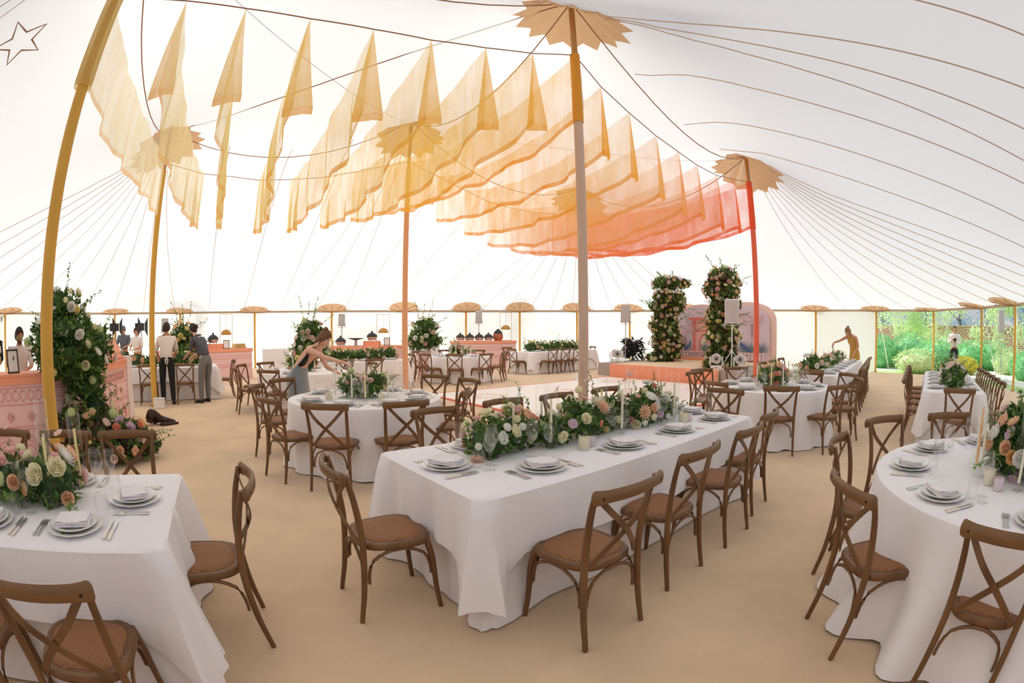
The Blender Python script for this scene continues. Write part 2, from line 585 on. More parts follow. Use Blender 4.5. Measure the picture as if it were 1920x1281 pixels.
big_pole('M', mat('peach_cloth', (238, 178, 138), 0.8, bump=0.3, bump_scale=12), 5.6, None, 'peach cloth wrapped tent pole behind the bending woman table')
M_CORAL_CLOTH = mat('coral_cloth', (242, 112, 84), 0.8, bump=0.3, bump_scale=12)
big_pole('R', M_CORAL_CLOTH, 5.0, (3.9, 5.05, mat('red_orange_cloth', (244, 92, 48), 0.8, bump=0.3), 1.15), 'coral cloth wrapped tent pole in front of the arched backdrop', r=0.064)
big_pole('F3', M_CORAL_CLOTH, 5.0, None, 'coral tent pole almost hidden behind the beige pole')

# ---------------------------------------------------------------- ropes
NEAR = [(-4.05, 2.75, 5.03, 4.0), (-3.33, 3.28, 4.99, 3.85), (-2.76, 3.71, 4.95, 3.81), (-2.15, 4.15, 4.92, 3.75), (-1.54, 4.61, 4.95, 3.8), (-0.94, 5.05, 5.0, 3.9), (-0.32, 5.51, 5.14, 4.0), (0.29, 5.96, 5.33, 4.18), (0.93, 6.43, 5.62, 4.47), (1.36, 6.79, 5.27, 4.11), (1.88, 7.22, 5.04, 3.93), (2.46, 7.7, 4.86, 3.77), (3.01, 8.15, 4.77, 3.65), (3.55, 8.61, 4.71, 3.69), (4.21, 9.16, 4.73, 3.64), (4.88, 9.71, 4.88, 3.73), (5.58, 10.29, 5.04, 3.92)]
FAR = [(-7.57, 8.27, 5.27), (-6.75, 8.87, 5.04), (-6.3, 9.19, 5.01), (-5.65, 9.66, 4.95), (-5.05, 10.1, 5.02), (-4.39, 10.57, 5.14), (-3.79, 11.01, 5.35), (-3.14, 11.48, 5.61), (-2.6, 11.87, 5.83), (-1.93, 12.36, 5.56), (-1.25, 12.85, 5.29), (-0.66, 13.28, 5.07), (-0.04, 13.73, 4.99), (0.54, 14.15, 4.96), (1.19, 14.62, 5.05), (1.66, 14.96, 5.18), (2.13, 15.3, 5.34)]
def rope(pts, label, r=0.009):
    o = MB().tube(pts, r, 5).build('rope', M_ROPE)
    return tag(o, label, 'rope')
rope([p[:3] for p in NEAR[:9]], 'thin brown rope strung between the front left and beige poles holding the banners')
rope([p[:3] for p in NEAR[8:]], 'thin brown rope strung between the beige and coral poles holding the banners')
rope([p[:3] for p in FAR[:9]], 'thin brown rope from the rear mustard pole to the peach pole holding the banners')
rope([p[:3] for p in FAR[8:]], 'thin brown rope from the peach pole to the rear coral pole holding the banners')
def cable(a, b, za, zb, sag, label, r=0.011):
    pts = []
    for i in range(13):
        t = i / 12
        pts.append((POLES[a][0] * (1 - t) + POLES[b][0] * t, POLES[a][1] * (1 - t) + POLES[b][1] * t, za * (1 - t) + zb * t - sag * 4 * t * (1 - t)))
    rope(pts, label, r)
names = {'FL': 'front left mustard pole', 'C': 'beige pole', 'R': 'coral pole', 'BL': 'rear mustard pole', 'M': 'peach pole', 'F3': 'rear coral pole'}
for a, b in RIDGES:
    cable(a, b, PEAK[a] - 0.15, PEAK[b] - 0.15, 0.95, 'brown ridge rope from the %s to the %s' % (names[a], names[b]))
for a, b in (('FL', 'M'), ('BL', 'C'), ('C', 'F3'), ('M', 'R')):
    cable(a, b, PEAK[a] - 0.15, PEAK[b] - 0.15, 0.5, 'brown diagonal rope from the %s to the %s' % (names[a], names[b]))

# ---------------------------------------------------------------- gauze banners
BAN_COL = [(255, 244, 206), (255, 243, 196), (255, 242, 184), (255, 234, 150), (255, 232, 142), (255, 230, 132), (255, 228, 124), (255, 222, 100), (255, 208, 72),
           (255, 206, 74), (255, 212, 96), (255, 214, 140), (255, 206, 146), (255, 196, 136), (255, 166, 106), (255, 140, 84), (255, 118, 66)]
order = ['first, cream, from the front left pole', 'second', 'third', 'fourth', 'fifth', 'sixth', 'seventh', 'eighth', 'ninth, amber, tied at the beige pole', 'tenth', 'eleventh', 'twelfth', 'thirteenth', 'fourteenth', 'fifteenth', 'sixteenth', 'last, red orange, tied at the coral pole']
hue = ['cream', 'cream', 'pale yellow', 'yellow', 'yellow', 'yellow', 'yellow', 'golden', 'amber', 'amber', 'golden orange', 'apricot', 'peach', 'peach', 'coral', 'coral', 'red orange']
for k in range(17):
    x0, y0, zt0, zb0 = NEAR[k]; x1, y1, zt1 = FAR[k]; zb1 = zt1 - 1.25
    m_ = sheer('banner_gauze', BAN_COL[k], 0.70 if k < 3 else 0.52 if k < 8 else 0.44)
    c_ = BAN_COL[k]
    m_h = sheer('banner_hem_gauze', (c_[0], int(c_[1] * 0.9), int(c_[2] * 0.8)), 0.84)
    d = Vector((x1 - x0, y1 - y0, 0)); L = d.length; d.normalize(); s_ = Vector((d.y, -d.x, 0))
    lab = ('%s gauze banner slung across the tent, %s' % (hue[k], order[k])) if k in (0, 8, 16) else '%s gauze banner slung across the tent, %s from the front left' % (hue[k], order[k])
    e = empty('banner', (x0, y0, 0), 0, lab, 'banner', 'row of gauze banners slung between the poles')
    nu, nv = 44, 12
    rr = random.Random(k)
    ph = [rr.uniform(0, 6.28) for _ in range(6)]
    sag_t = 0.35 + 0.1 * rr.random(); sag_b = 0.30 + 0.12 * rr.random()
    if k == 0: sag_t = sag_b = 0.12
    def S(u, v, hem=0.0):
        # u along near->far, v down
        zt = zt0 * (1 - u) + zt1 * u - sag_t * 4 * u * (1 - u)
        zb = zb0 * (1 - u) + zb1 * u - sag_b * 4 * u * (1 - u) + 0.018 * math.sin(u * 23 + ph[0]) + 0.012 * math.sin(u * 41 + ph[1])
        p = Vector((0, 0, 0)) + d * (u * L)
        fold = (0.05 * math.sin(u * 31 + ph[2] + v * 1.2) + 0.03 * math.sin(u * 57 + ph[3] - v * 2) + 0.05 * math.sin(u * 7 + ph[4])) * min(1, 0.35 + v) * min(1, 6 * u + .05) * min(1, 6 * (1 - u) + .1)
        p += s_ * fold
        p.z = zt * (1 - v) + zb * v
        return p
    hv = 0.93
    MB().grid(nu, nv, lambda i, j: S(i / (nu - 1), hv * j / (nv - 1))).build('gauze_panel', m_, e)
    MB().grid(nu, 3, lambda i, j: S(i / (nu - 1), hv - 0.002 + (1 - hv) * j / 2)).build('hem', m_h, e)
    # the near end folds back into a hanging point
    if k not in (0, 8, 16):
        sg = 1 if k < 9 else -1
        w = 0.30 if k < 5 else 0.24
        def Fp(i, j):
            v = j / 8; a = i / 6
            base = Vector((0, 0, zt0 * (1 - v) + (zb0 + 0.0) * v))
            dx = w * v * (a - 0.35)
            off = -d * (dx * 0.55) + U * (dx * 1.0 * sg) + s_ * (0.05 * v * math.sin(a * PI))
            return base + off - d * 0.06 * v * (1 - abs(2 * a - 1))
        MB().grid(7, 9, lambda i, j: Fp(i, j) ).build('folded_end', sheer('banner_fold_gauze', (c_[0], int(c_[1] * 0.95), int(c_[2] * 0.9)), 0.82), e)
        MB().grid(7, 2, lambda i, j: Fp(i, 8) + Vector((0, 0, 0.004 - 0.085 * j))).build('end_hem', m_h, e)

# ---------------------------------------------------------------- carpet floor, dance floor
M_CARPET = mat('tan_carpet', (232, 200, 162), 0.95, noise_amt=0.10, noise_scale=1.6, bump=0.5, bump_scale=250, sheen=0.3)
m = MB(); fl = [(x * 0.995, y * 0.995, 0.0) for x, y in EAVE_ALL]
m.prism(fl, (0, 0, -0.06))
tag(m.build('floor', M_CARPET, smooth=False), 'tan carpet covering the tent floor', kind='structure')

# side walls: white cloth from the left round the back to the garden opening, and behind the photographer
M_WALL = M_TENT
def wall(name, pts, lab, M_WALL=M_TENT):
    c = chain(pts, 0.12, closed=False)
    n = len(c)
    def fn(i, j):
        x, y = c[i]; z_ = (ZE - 0.04) * j / 6
        k_ = 0.02 * math.sin(i * 0.25) * (1 - j / 8)
        nn = Vector((x, y)).normalized()
        return (x + nn.x * (0.10 + k_), y + nn.y * (0.10 + k_), z_)
    o = MB().grid(n, 7, fn).build(name, M_WALL)
    tag(o, lab, kind='structure')
    return o
W_L = wall('wall_left', EAVE_BACK[-3:] + EAVE[:4], 'white cloth side wall behind the bar')
W_B = wall('wall_back', EAVE[3:15], 'white cloth side wall behind the buffet and stage')
W_F = wall('wall_front', EAVE_BACK[1:-2], 'heavy lined side wall behind the photographer')

# tall unseen blocker, added to cut skylight on the photographer's side of the tent
m = MB(); c_ = Vector((0.6, -6.6, 0)); a_ = c_ - U * 22; b_ = c_ + U * 4
m.prism([a_, b_, b_ - Vector((0, 0, -11)), a_ - Vector((0, 0, -11))], tuple(Nn * 0.4))
tag(m.build('wall_sky_block', mat('sky_block_brown', (120, 84, 70), .9, noise_amt=.3), smooth=False), 'tall unseen wall added to cut skylight behind the photographer side of the tent', kind='structure')
# ================================================================ CHAIRS
UW = (Vector((0.777, 0.629)), Vector((-0.629, 0.777)))
def uw(a, b): return (0.777 * a - 0.629 * b, 0.629 * a + 0.777 * b)
M_OAK = mat('weathered_oak', (116, 80, 46), 0.45, noise_amt=0.32, noise_scale=9, bump=0.15, bump_scale=40, stretch=(1, 1, 0.35))
M_OAKR = mat('oak_top_rail', (126, 90, 52), 0.42, noise_amt=0.28, noise_scale=9, bump=0.15, bump_scale=40, stretch=(0.25, 1, 1))
M_BOLT = mat('dark_bolt', (40, 30, 24), 0.4, metal=0.6)
def rattan():
    m = bpy.data.materials.new('woven_rattan')
    m.use_nodes = True
    n, l = m.node_tree.nodes, m.node_tree.links
    b = n['Principled BSDF']; b.inputs['Roughness'].default_value = 0.6
    tc = n.new('ShaderNodeTexCoord')
    w1 = n.new('ShaderNodeTexWave'); w1.inputs['Scale'].default_value = 38; w1.bands_direction = 'X'; w1.inputs['Distortion'].default_value = 1.2
    w2 = n.new('ShaderNodeTexWave'); w2.inputs['Scale'].default_value = 38; w2.bands_direction = 'Y'; w2.inputs['Distortion'].default_value = 1.2
    for w in (w1, w2): l.new(tc.outputs['Object'], w.inputs['Vector'])
    mm = n.new('ShaderNodeMath'); mm.operation = 'MULTIPLY'
    l.new(w1.outputs['Fac'], mm.inputs[0]); l.new(w2.outputs['Fac'], mm.inputs[1])
    r = n.new('ShaderNodeValToRGB')
    r.color_ramp.elements[0].color = srgb(112, 66, 36); r.color_ramp.elements[1].color = srgb(206, 146, 92)
    r.color_ramp.elements[1].position = 0.7
    l.new(mm.outputs[0], r.inputs[0]); l.new(r.outputs[0], b.inputs['Base Color'])
    bp = n.new('ShaderNodeBump'); bp.inputs['Strength'].default_value = 0.5; bp.inputs['Distance'].default_value = 0.004
    l.new(mm.outputs[0], bp.inputs['Height']); l.new(bp.outputs[0], b.inputs['Normal'])
    MAT['rattan'] = m
    return m
M_RATTAN = rattan()

def bez(pts, n):
    """smooth curve through pts (Catmull-Rom)"""
    P_ = [Vector(p) for p in pts]; P_ = [P_[0] * 2 - P_[1]] + P_ + [P_[-1] * 2 - P_[-2]]
    out = []
    for i in range(1, len(P_) - 2):
        for k in range(n):
            t = k / n; a, b, c, d = P_[i - 1:i + 3]
            out.append(0.5 * ((2 * b) + (c - a) * t + (2 * a - 5 * b + 4 * c - d) * t * t + (3 * b - a - 3 * c + d) * t ** 3))
    out.append(P_[-2]); return out

def make_chair():
    t = empty('cross_back_chair', (0, 0, 0), 0, None, 'chair')
    # seat frame outline, front wider, rounded
    def outline(sc, zz):
        pts = []
        for i in range(36):
            a = 2 * PI * i / 36
            c, s = math.cos(a), math.sin(a)
            x = math.copysign(abs(c) ** 0.62, c); y = math.copysign(abs(s) ** 0.62, s)
            w = 0.215 + 0.018 * y
            pts.append((x * w * sc, y * 0.212 * sc + 0.005, zz))
        return pts
    m = MB()
    rings = [outline(0.80, 0.455), outline(0.84, 0.463), outline(0.97, 0.460), outline(1.0, 0.450), outline(1.0, 0.430), outline(0.97, 0.422), outline(0.80, 0.422)]
    m.grid(36, len(rings), lambda i, j: rings[j][i], close_u=True)
    m.build('seat_frame', M_OAK, t)
    m = MB(); sr = [outline(0.001, 0.474), outline(0.3, 0.473), outline(0.6, 0.471), outline(0.80, 0.467), outline(0.835, 0.457)]
    m.grid(36, len(sr), lambda i, j: sr[j][i], close_u=True)
    m.build('woven_seat', M_RATTAN, t)
    for s in (-1, 1):
        pts = bez([(s * 0.212, -0.262, 0), (s * 0.203, -0.222, 0.2), (s * 0.196, -0.200, 0.42), (s * 0.197, -0.204, 0.58), (s * 0.204, -0.228, 0.74), (s * 0.214, -0.262, 0.868)], 4)
        sc = [0.86 + 0.28 * math.sin(PI * min(1, i / (len(pts) - 1))) for i in range(len(pts))]
        MB().tube(pts, 0.0165, 8, scale=sc).build('rear_leg', M_OAK, t)
        pts = bez([(s * 0.185, 0.165, 0.445), (s * 0.200, 0.188, 0.32), (s * 0.205, 0.198, 0.15), (s * 0.215, 0.212, 0)], 4)
        sc = [1.15, 1.2, 1.15, 1.1, 1.1, 1.0, 1.0, 1.0, .95, .95, .9, .88, .86]
        MB().tube(pts, 0.0165, 8, scale=sc[:len(pts)]).build('front_leg', M_OAK, t)
    # curved top rail
    m = MB()
    prof = [(0.011, -0.020), (0.014, 0.0), (0.011, 0.020), (0.0, 0.029), (-0.011, 0.020), (-0.013, 0.0), (-0.011, -0.020), (0, -0.028)]
    pts = []; sc = []
    for a in (-1, -.975, -.93, -.86, -.7, -.5, -.25, 0, .25, .5, .7, .86, .93, .975, 1):
        pts.append((a * 0.246, -0.272 - 0.055 * (1 - a * a), 0.852 + 0.006 * (1 - a * a)))
        sc.append(1.10 if abs(a) < 0.8 else {0.86: 1.22, 0.93: 1.32, 0.975: 1.2, 1: 0.7}[abs(a)])
    m.sweep(pts, prof, ups=(0, 0, 1), scale=sc)
    rail = m.build('top_rail', M_OAKR, t)
    for s in (-1, 1):
        MB().ball((s * 0.205, -0.303, 0.853), 0.0075, 6, 5).build('bolt', M_BOLT, rail)
    for s in (-1, 1):
        dy = 0.005 * s
        pts = bez([(s * 0.188, -0.258 + dy, 0.835), (s * 0.10, -0.285 + dy, 0.735), (0, -0.272 + dy, 0.64), (-s * 0.09, -0.235 + dy, 0.545), (-s * 0.165, -0.192 + dy, 0.455)], 4)
        MB().sweep(pts, [(-0.015, -0.004), (0.015, -0.004), (0.015, 0.004), (-0.015, 0.004)], ups=(0, -1, 0.1)).build('cross_slat', M_OAK, t)
    # bentwood arches under the seat
    def arch(a, b, name):
        a, b = Vector(a), Vector(b); c = (a + b) / 2
        pts = bez([(a.x, a.y, 0.235), (a.x * 0.97 + c.x * 0.03, a.y * 0.97 + c.y * 0.03, 0.30), (a.x * 0.80 + c.x * 0.2, a.y * 0.80 + c.y * 0.2, 0.372), (c.x + (a.x - c.x) * 0.35, c.y + (a.y - c.y) * 0.35, 0.412), (c.x, c.y, 0.418),
                   (c.x + (b.x - c.x) * 0.35, c.y + (b.y - c.y) * 0.35, 0.412), (b.x * 0.80 + c.x * 0.2, b.y * 0.80 + c.y * 0.2, 0.372), (b.x * 0.97 + c.x * 0.03, b.y * 0.97 + c.y * 0.03, 0.30), (b.x, b.y, 0.235)], 2)
        MB().tube(pts, 0.0095, 6).build(name, M_OAK, t)
    arch((-0.178, 0.190, 0), (0.178, 0.190, 0), 'arched_brace')
    arch((-0.172, -0.205, 0), (0.172, -0.205, 0), 'arched_brace')
    arch((-0.198, -0.185, 0), (-0.198, 0.175, 0), 'arched_brace')
    arch((0.198, -0.185, 0), (0.198, 0.175, 0), 'arched_brace')
    return t
CHAIR = Proto(make_chair())
CHG = {}
def chair(x, y, face, label, group):
    """x, y: floor point under the top rail; face: compass angle (degrees, from +x) the sitter looks"""
    a = math.radians(face); d = (math.cos(a), math.sin(a))
    CHAIR.put((x + d[0] * 0.27, y + d[1] * 0.27, 0), a - PI / 2, 'cross-back chair, ' + label, group)

G = 'cross-back chairs at the long centre table'
FW, FN, FU, FD = 129, -51, 39, 219     # faces +w, -w, +u, -u
for (x, y, f, l) in [(0.53, 2.12, 127, 'nearest chair on the long side of the centre table'), (1.10, 2.68, 130, 'second along the near side of the centre table'),
                     (1.70, 3.18, 131, 'third along the near side of the centre table'), (2.18, 3.72, 135, 'fourth, at the far corner of the near side of the centre table')]:
    chair(x, y, f, l, G)
chair(-0.93, 2.38, 33, 'turned out at the near short end of the centre table', G)
for (x, y, l) in [(-0.66, 4.22, 'first behind the flowers of the centre table'), (-0.08, 4.80, 'second behind the flowers of the centre table'),
                  (0.48, 5.20, 'third behind the flowers of the centre table'), (1.10, 5.70, 'fourth behind the flowers, right of the beige pole')]:
    chair(x, y, -51, l, G)
chair(2.45, 5.28, 222, 'at the far short end of the centre table', G)
G = 'cross-back chairs at the front left table'
chair(-1.30, 2.02, 213, 'side-on at the end of the front left table', G)
for (x, y, l) in [(-2.68, 2.55, 'behind the front left table, nearest its open end'), (-3.16, 2.26, 'behind the front left table, second from its end'), (-3.66, 1.94, 'behind the front left table, cut by the left edge')]:
    chair(x, y, -57, l, G)
chair(-1.38, 0.68, 123, 'seen from behind in the bottom left corner', G)
chair(-1.95, 0.35, 123, 'at the extreme bottom left, mostly cut off', G)
def ring_chairs(c, specs, G):
    for (x, y, l) in specs:
        chair(x, y, math.degrees(math.atan2(c[1] - y, c[0] - x)), l, G)
T2, T3, T4, T7, T9 = (-1.78, 5.72), (3.79, 6.41), (3.00, 1.45), (-4.15, 9.15), (-1.60, 14.95)
ring_chairs(T2, [(-1.75, 4.34, 'facing the left round table, back to camera'), (-1.02, 4.65, 'at the left round table, right of centre, back to camera'), (-2.50, 4.58, 'turned at the front left of the left round table'),
                 (-0.54, 5.63, 'at the right side of the left round table'), (-0.60, 6.80, 'behind the right edge of the left round table by the dance floor'), (-1.16, 7.35, 'pulled out behind the left round table'),
                 (-3.22, 5.60, 'at the far left of the left round table'), (-3.26, 6.45, 'behind left of the left round table, before the bending woman')], 'cross-back chairs at the left round table')
ring_chairs(T7, [(-4.23, 7.80, 'between the two left round tables'), (-5.25, 8.25, 'at the left of the rear left round table'), (-5.55, 9.00, 'leftmost of the pair beside the rear left round table'),
                 (-5.35, 9.75, 'at the back left of the rear left round table'), (-2.95, 10.15, 'behind the bending woman table, right side'), (-3.35, 9.75, 'low beside the bending woman arm')], 'cross-back chairs at the rear left round table')
ring_chairs(T3, [(3.28, 5.32, 'back to camera at the right round table, left one'), (4.12, 5.18, 'back to camera at the right round table, right one'), (5.02, 5.78, 'at the right side of the right round table'),
                 (5.38, 6.50, 'behind the right side of the right round table'), (5.15, 7.30, 'at the back right of the right round table'), (2.70, 6.10, 'at the left of the right round table'),
                 (2.98, 7.65, 'at the back left of the right round table'), (3.30, 8.10, 'second at the back left of the right round table, before the stage'), (4.08, 8.30, 'behind the right round table in front of the moving lights')], 'cross-back chairs at the right round table')
ring_chairs(T4, [(1.56, 1.75, 'nearest on the left of the front right round table'), (2.10, 2.56, 'second on the left of the front right round table'), (2.97, 3.0, 'showing its X back at the rear of the front right round table'),
                 (1.77, 0.86, 'in the bottom right corner'), (3.70, 2.80, 'behind the candles of the front right round table'), (2.25, 0.22, 'cut by the bottom right edge')], 'cross-back chairs at the front right round table')
ring_chairs(T9, [(-1.58, 13.55, 'back to camera at the far round table, middle'), (-2.45, 13.80, 'back to camera at the far round table, left'), (-0.72, 13.85, 'back to camera at the far round table, right'),
                 (-2.95, 14.6, 'left side of the far round table'), (-3.0, 15.2, 'rear left side of the far round table'), (-0.25, 14.7, 'right side of the far round table'), (-0.2, 15.3, 'rear right side of the far round table'),
                 (-1.1, 16.3, 'hidden behind the far round table, right'), (-2.2, 16.3, 'hidden behind the far round table, left')], 'cross-back chairs at the far round table')
# long table by the garden, right
nth = ['nearest', 'second', 'third', 'fourth', 'fifth', 'sixth', 'seventh']
for k in range(5):
    chair(5.72 + 0.56 * k, 5.36 + 0.50 * k, FN, nth[k] + ' along the left side of the garden side table', 'left row of chairs at the garden side table')
for k in range(6):
    chair(6.86 + 0.44 * k, 4.05 + 0.40 * k, FW, nth[k] + ' along the right side of the garden side table', 'right row of chairs at the garden side table')
chair(5.45, 3.98, FU, 'at the near end of the garden side table', 'left row of chairs at the garden side table')
# table of the woman in the mustard dress
for k in range(7):
    chair(6.55 + 0.47 * k, 7.45 + 0.48 * k, 131, nth[k] + ' along the right side of the table with the woman in mustard', 'right row of chairs at the table with the woman in mustard')
for k in range(3):
    chair(5.30 + 0.62 * k, 9.45 + 0.62 * k, -49, nth[k] + ' along the left side of the table with the woman in mustard', 'left row of chairs at the table with the woman in mustard')
chair(4.95, 7.05, 42, 'at the near end of the table with the woman in mustard', 'right row of chairs at the table with the woman in mustard')
# table behind the bending woman
for k, (x, y) in enumerate([(-3.85, 10.95), (-3.22, 11.30)]):
    chair(x, y, FW, ['left', 'right'][k] + ' one before the flower garland table behind the bending woman', 'chairs at the flower garland table behind the bending woman')
chair(-2.85, 13.6, 219, 'just left of the peach pole at the garland table', 'chairs at the flower garland table behind the bending woman')
chair(-3.9, 14.0, FN, 'behind the garland table', 'chairs at the flower garland table behind the bending woman')
# far rectangular table
for k in range(3):
    x, y = uw(11.85 + 0.62 * k, 12.35)
    chair(x, y, FW, nth[k] + ' along the front of the far flower covered table', 'chairs at the far flower covered table')
x, y = uw(10.75, 13.3); chair(x, y, FU, 'at the left end of the far flower covered table', 'chairs at the far flower covered table')
x, y = uw(14.6, 13.0); chair(x, y, 200, 'right of the beige pole at the far flower covered table', 'chairs at the far flower covered table')
for k in range(2):
    x, y = uw(11.5 + 1.3 * k, 14.5); chair(x, y, FN, ['left', 'right'][k] + ' one behind the far flower covered table', 'chairs at the far flower covered table')
# table of the two waiters
for k, (x, y) in enumerate([(-8.35, 7.72), (-7.78, 8.30), (-7.05, 8.85)]):
    chair(x, y, FW, ['left of the rear mustard pole', 'between the mustard pole and the waiter', 'between the two waiters'][k] + ', at their table', 'chairs at the table of the two waiters')
chair(-6.62, 10.35, 219, 'standing alone at the right end of the waiters table', 'chairs at the table of the two waiters')

# ================================================================ TABLES AND CLOTHS
M_CLOTH = mat('white_tablecloth', (247, 244, 247), 0.85, noise_amt=0.02, noise_scale=2, bump=0.15, bump_scale=300, sheen=0.2)
M_PLY = mat('plywood_table', (190, 160, 120), 0.7, noise_amt=0.1)
M_LEGM = mat('folding_leg_metal', (90, 90, 92), 0.4, metal=0.8)
def rrect(L, W, r, n=5, seg=14):
    """rounded rectangle path (x, y, nx, ny, arc) counter-clockwise"""
    out = []
    cs = [(L/2 - r, -W/2 + r, -PI/2), (L/2 - r, W/2 - r, 0), (-L/2 + r, W/2 - r, PI/2), (-L/2 + r, -W/2 + r, PI)]
    for ci, (cx, cy_, a0) in enumerate(cs):
        for k in range(n + 1):
            a = a0 + PI / 2 * k / n
            out.append((cx + r * math.cos(a), cy_ + r * math.sin(a), math.cos(a), math.sin(a), ci + k / n))
        nx = cs[(ci + 1) % 4]; a = a0 + PI / 2
        x1, y1 = cx + r * math.cos(a), cy_ + r * math.sin(a)
        x2, y2 = nx[0] + r * math.cos(a), nx[1] + r * math.sin(a)
        for k in range(1, seg):
            t = k / seg
            out.append((x1 * (1 - t) + x2 * t, y1 * (1 - t) + y2 * t, math.cos(a), math.sin(a), ci + 10 + t))
    return out
def rect_table(L, W, loc, ang_, tlabel, clabel, seed=1, drop=0.33, simple=False):
    rr = random.Random(seed); H_ = 0.76
    t = empty('banquet_table', (loc[0], loc[1], 0), ang_, tlabel, 'table')
    MB().box(-L/2 + .03, -W/2 + .03, 0.71, L/2 - .03, W/2 - .03, 0.735).build('tabletop', M_PLY, t)
    for sx in (-1, 1):
        for sy in (-1, 1):
            MB().tube([(sx * (L/2 - .18), sy * (W/2 - .12), 0), (sx * (L/2 - .18), sy * (W/2 - .12), .71)], 0.014, 6).build('leg', M_LEGM, t)
    c = empty('tablecloth', (loc[0], loc[1], 0), ang_, clabel, 'tablecloth')
    ph = [rr.uniform(0, 6.28) for _ in range(8)]
    path = rrect(L, W, 0.05, 6, 26)
    # under cloth to the floor, rounded corner sweeps
    def under(i, j):
        x, y, nx, ny, a = path[i]
        t_ = j / 9
        corner = a < 10
        fl = 0.03 * math.sin(a * 9 + ph[0]) + 0.02 * math.sin(a * 23 + ph[1])
        off = -0.045 + t_ * (0.018 + 0.4 * fl) + (0.09 * t_ ** 1.5 if corner else 0.11 * t_ ** 1.5 * max(0, 1 - min(a - math.floor(a), 1 - (a - math.floor(a))) * 7) if a >= 10 else 0)
        zz = (H_ - 0.012) * (1 - t_) + 0.012 * t_
        return (x + nx * (off - 0.004), y + ny * (off - 0.004), zz)
    m = MB().grid(len(path), 10, under, close_u=True)
    m.build('floor_length_cloth', M_CLOTH, c)
    path2 = rrect(L + 0.006, W + 0.006, 0.035, 6, 26)
    rows = 8
    def over(i, j):
        x, y, nx, ny, a = path2[i]
        if a < 10: near = 1.0; q = a - math.floor(a + 1e-9); q = min(1, max(0, a % 1 if a % 1 else (0 if True else 1)))
        else:
            f = a - math.floor(a); dist = min(f, 1 - f) * (L if int(a) % 2 == 1 else W)
            near = max(0, 1 - dist / 0.30)
        drop_ = drop + 0.025 * math.sin(a * 6 + ph[2]) + near ** 1.3 * 0.25
        if j == 0: return (x - nx * 0.02, y - ny * 0.02, H_)
        t_ = (j - 1) / (rows - 2)
        wave = 0.018 * math.sin(a * 17 + ph[3]) + 0.012 * math.sin(a * 31 + ph[4])
        fold = near * 0.10 * (1 if a < 10 else math.cos((1 - near) * PI * 1.35))
        off = 0.006 + t_ ** 0.8 * (0.034 + wave + fold)
        zz = H_ - 0.012 - t_ * drop_
        return (x + nx * off, y + ny * off, zz)
    m = MB().grid(len(path2), rows, over, close_u=True)
    m.poly([(x - nx * 0.02, y - ny * 0.02, H_) for x, y, nx, ny, a in path2])
    m.build('overlay_cloth', M_CLOTH, c)
    return c
def round_table(R, loc, tlabel, clabel, seed=1, folds=15, flare=0.10, amp=0.066):
    rr = random.Random(seed); H_ = 0.76
    t = empty('round_banquet_table', (loc[0], loc[1], 0), 0, tlabel, 'table')
    MB().lathe([(0.001, .71), (R - .03, .71), (R - .03, .735), (0.001, .735)], 32).build('tabletop', M_PLY, t)
    for k in range(4):
        a = PI / 4 + k * PI / 2
        MB().tube([(0.5 * math.cos(a), 0.5 * math.sin(a), 0), (0.5 * math.cos(a), 0.5 * math.sin(a), .71)], 0.014, 6).build('leg', M_LEGM, t)
    ph = [rr.uniform(0, 6.28) for _ in range(8)]
    n = 160
    def fn(i, j):
        a = 2 * PI * i / n
        if j == 0: return (0.0001 * math.cos(a), 0.0001 * math.sin(a), H_)
        if j == 1: return ((R - 0.03) * math.cos(a), (R - 0.03) * math.sin(a), H_)
        if j == 2: return ((R - 0.006) * math.cos(a), (R - 0.006) * math.sin(a), H_ - 0.005)
        t_ = (j - 3) / 9
        w = math.sin(a * folds + ph[0] + 1.3 * math.sin(a * 2 + ph[1])) * 0.6 + math.sin(a * (folds + 6) + ph[2]) * 0.3 + 0.3 * math.sin(a * 5 + ph[3])
        off = t_ ** 1.2 * flare * 0.6 + (t_ ** 1.15) * amp * w
        q = R + off
        zz = (H_ - 0.018) * (1 - t_) + (0.008 + 0.014 * abs(w)) * t_
        return (q * math.cos(a), q * math.sin(a), zz)
    m = MB().grid(n, 13, fn, close_u=True)
    o = m.build('tablecloth', M_CLOTH, None, loc=(loc[0], loc[1], 0))
    tag(o, clabel, 'tablecloth')
    return o
A39 = math.atan2(0.629, 0.777)
C1 = uw(2.83, 2.41); C0 = (-2.70, 1.09); A0 = math.radians(33)
rect_table(3.08, 1.14, C1, A39, 'long banquet table under the white cloths in the centre foreground', 'white layered tablecloth on the long centre table', 3)
rect_table(2.6, 1.10, C0, A0, 'banquet table under the white cloths at the front left', 'white layered tablecloth on the front left table with a folded corner', 5)
C5 = ((5.61 + 6.24) / 2 + 0.76 * 1.9, (4.87 + 3.97) / 2 + 0.65 * 1.9); A5 = math.radians(40.5)
rect_table(3.8, 1.05, C5, A5, 'long banquet table under white cloth beside the garden opening', 'white layered tablecloth on the garden side table', 7)
C6 = (5.71 + 0.743 * 2.6 - 0.669 * 0.55, 7.34 + 0.669 * 2.6 + 0.743 * 0.55); A6 = math.radians(43.5)
rect_table(5.2, 1.10, C6, A6, 'long banquet table where the woman in the mustard dress works', 'white layered tablecloth under the hands of the woman in mustard', 8)
C8 = (-4.0, 12.6)
rect_table(2.4, 1.0, C8, A39, 'banquet table behind the bending woman before the buffet', 'white tablecloth under the flower garland behind the bending woman', 9)
C10 = uw(12.9, 13.35)
rect_table(3.4, 1.10, C10, A39, 'far banquet table partly hidden by the beige pole', 'pale tablecloth on the far flower covered table by the beige pole', 10)
C11 = (-8.16, 9.51)
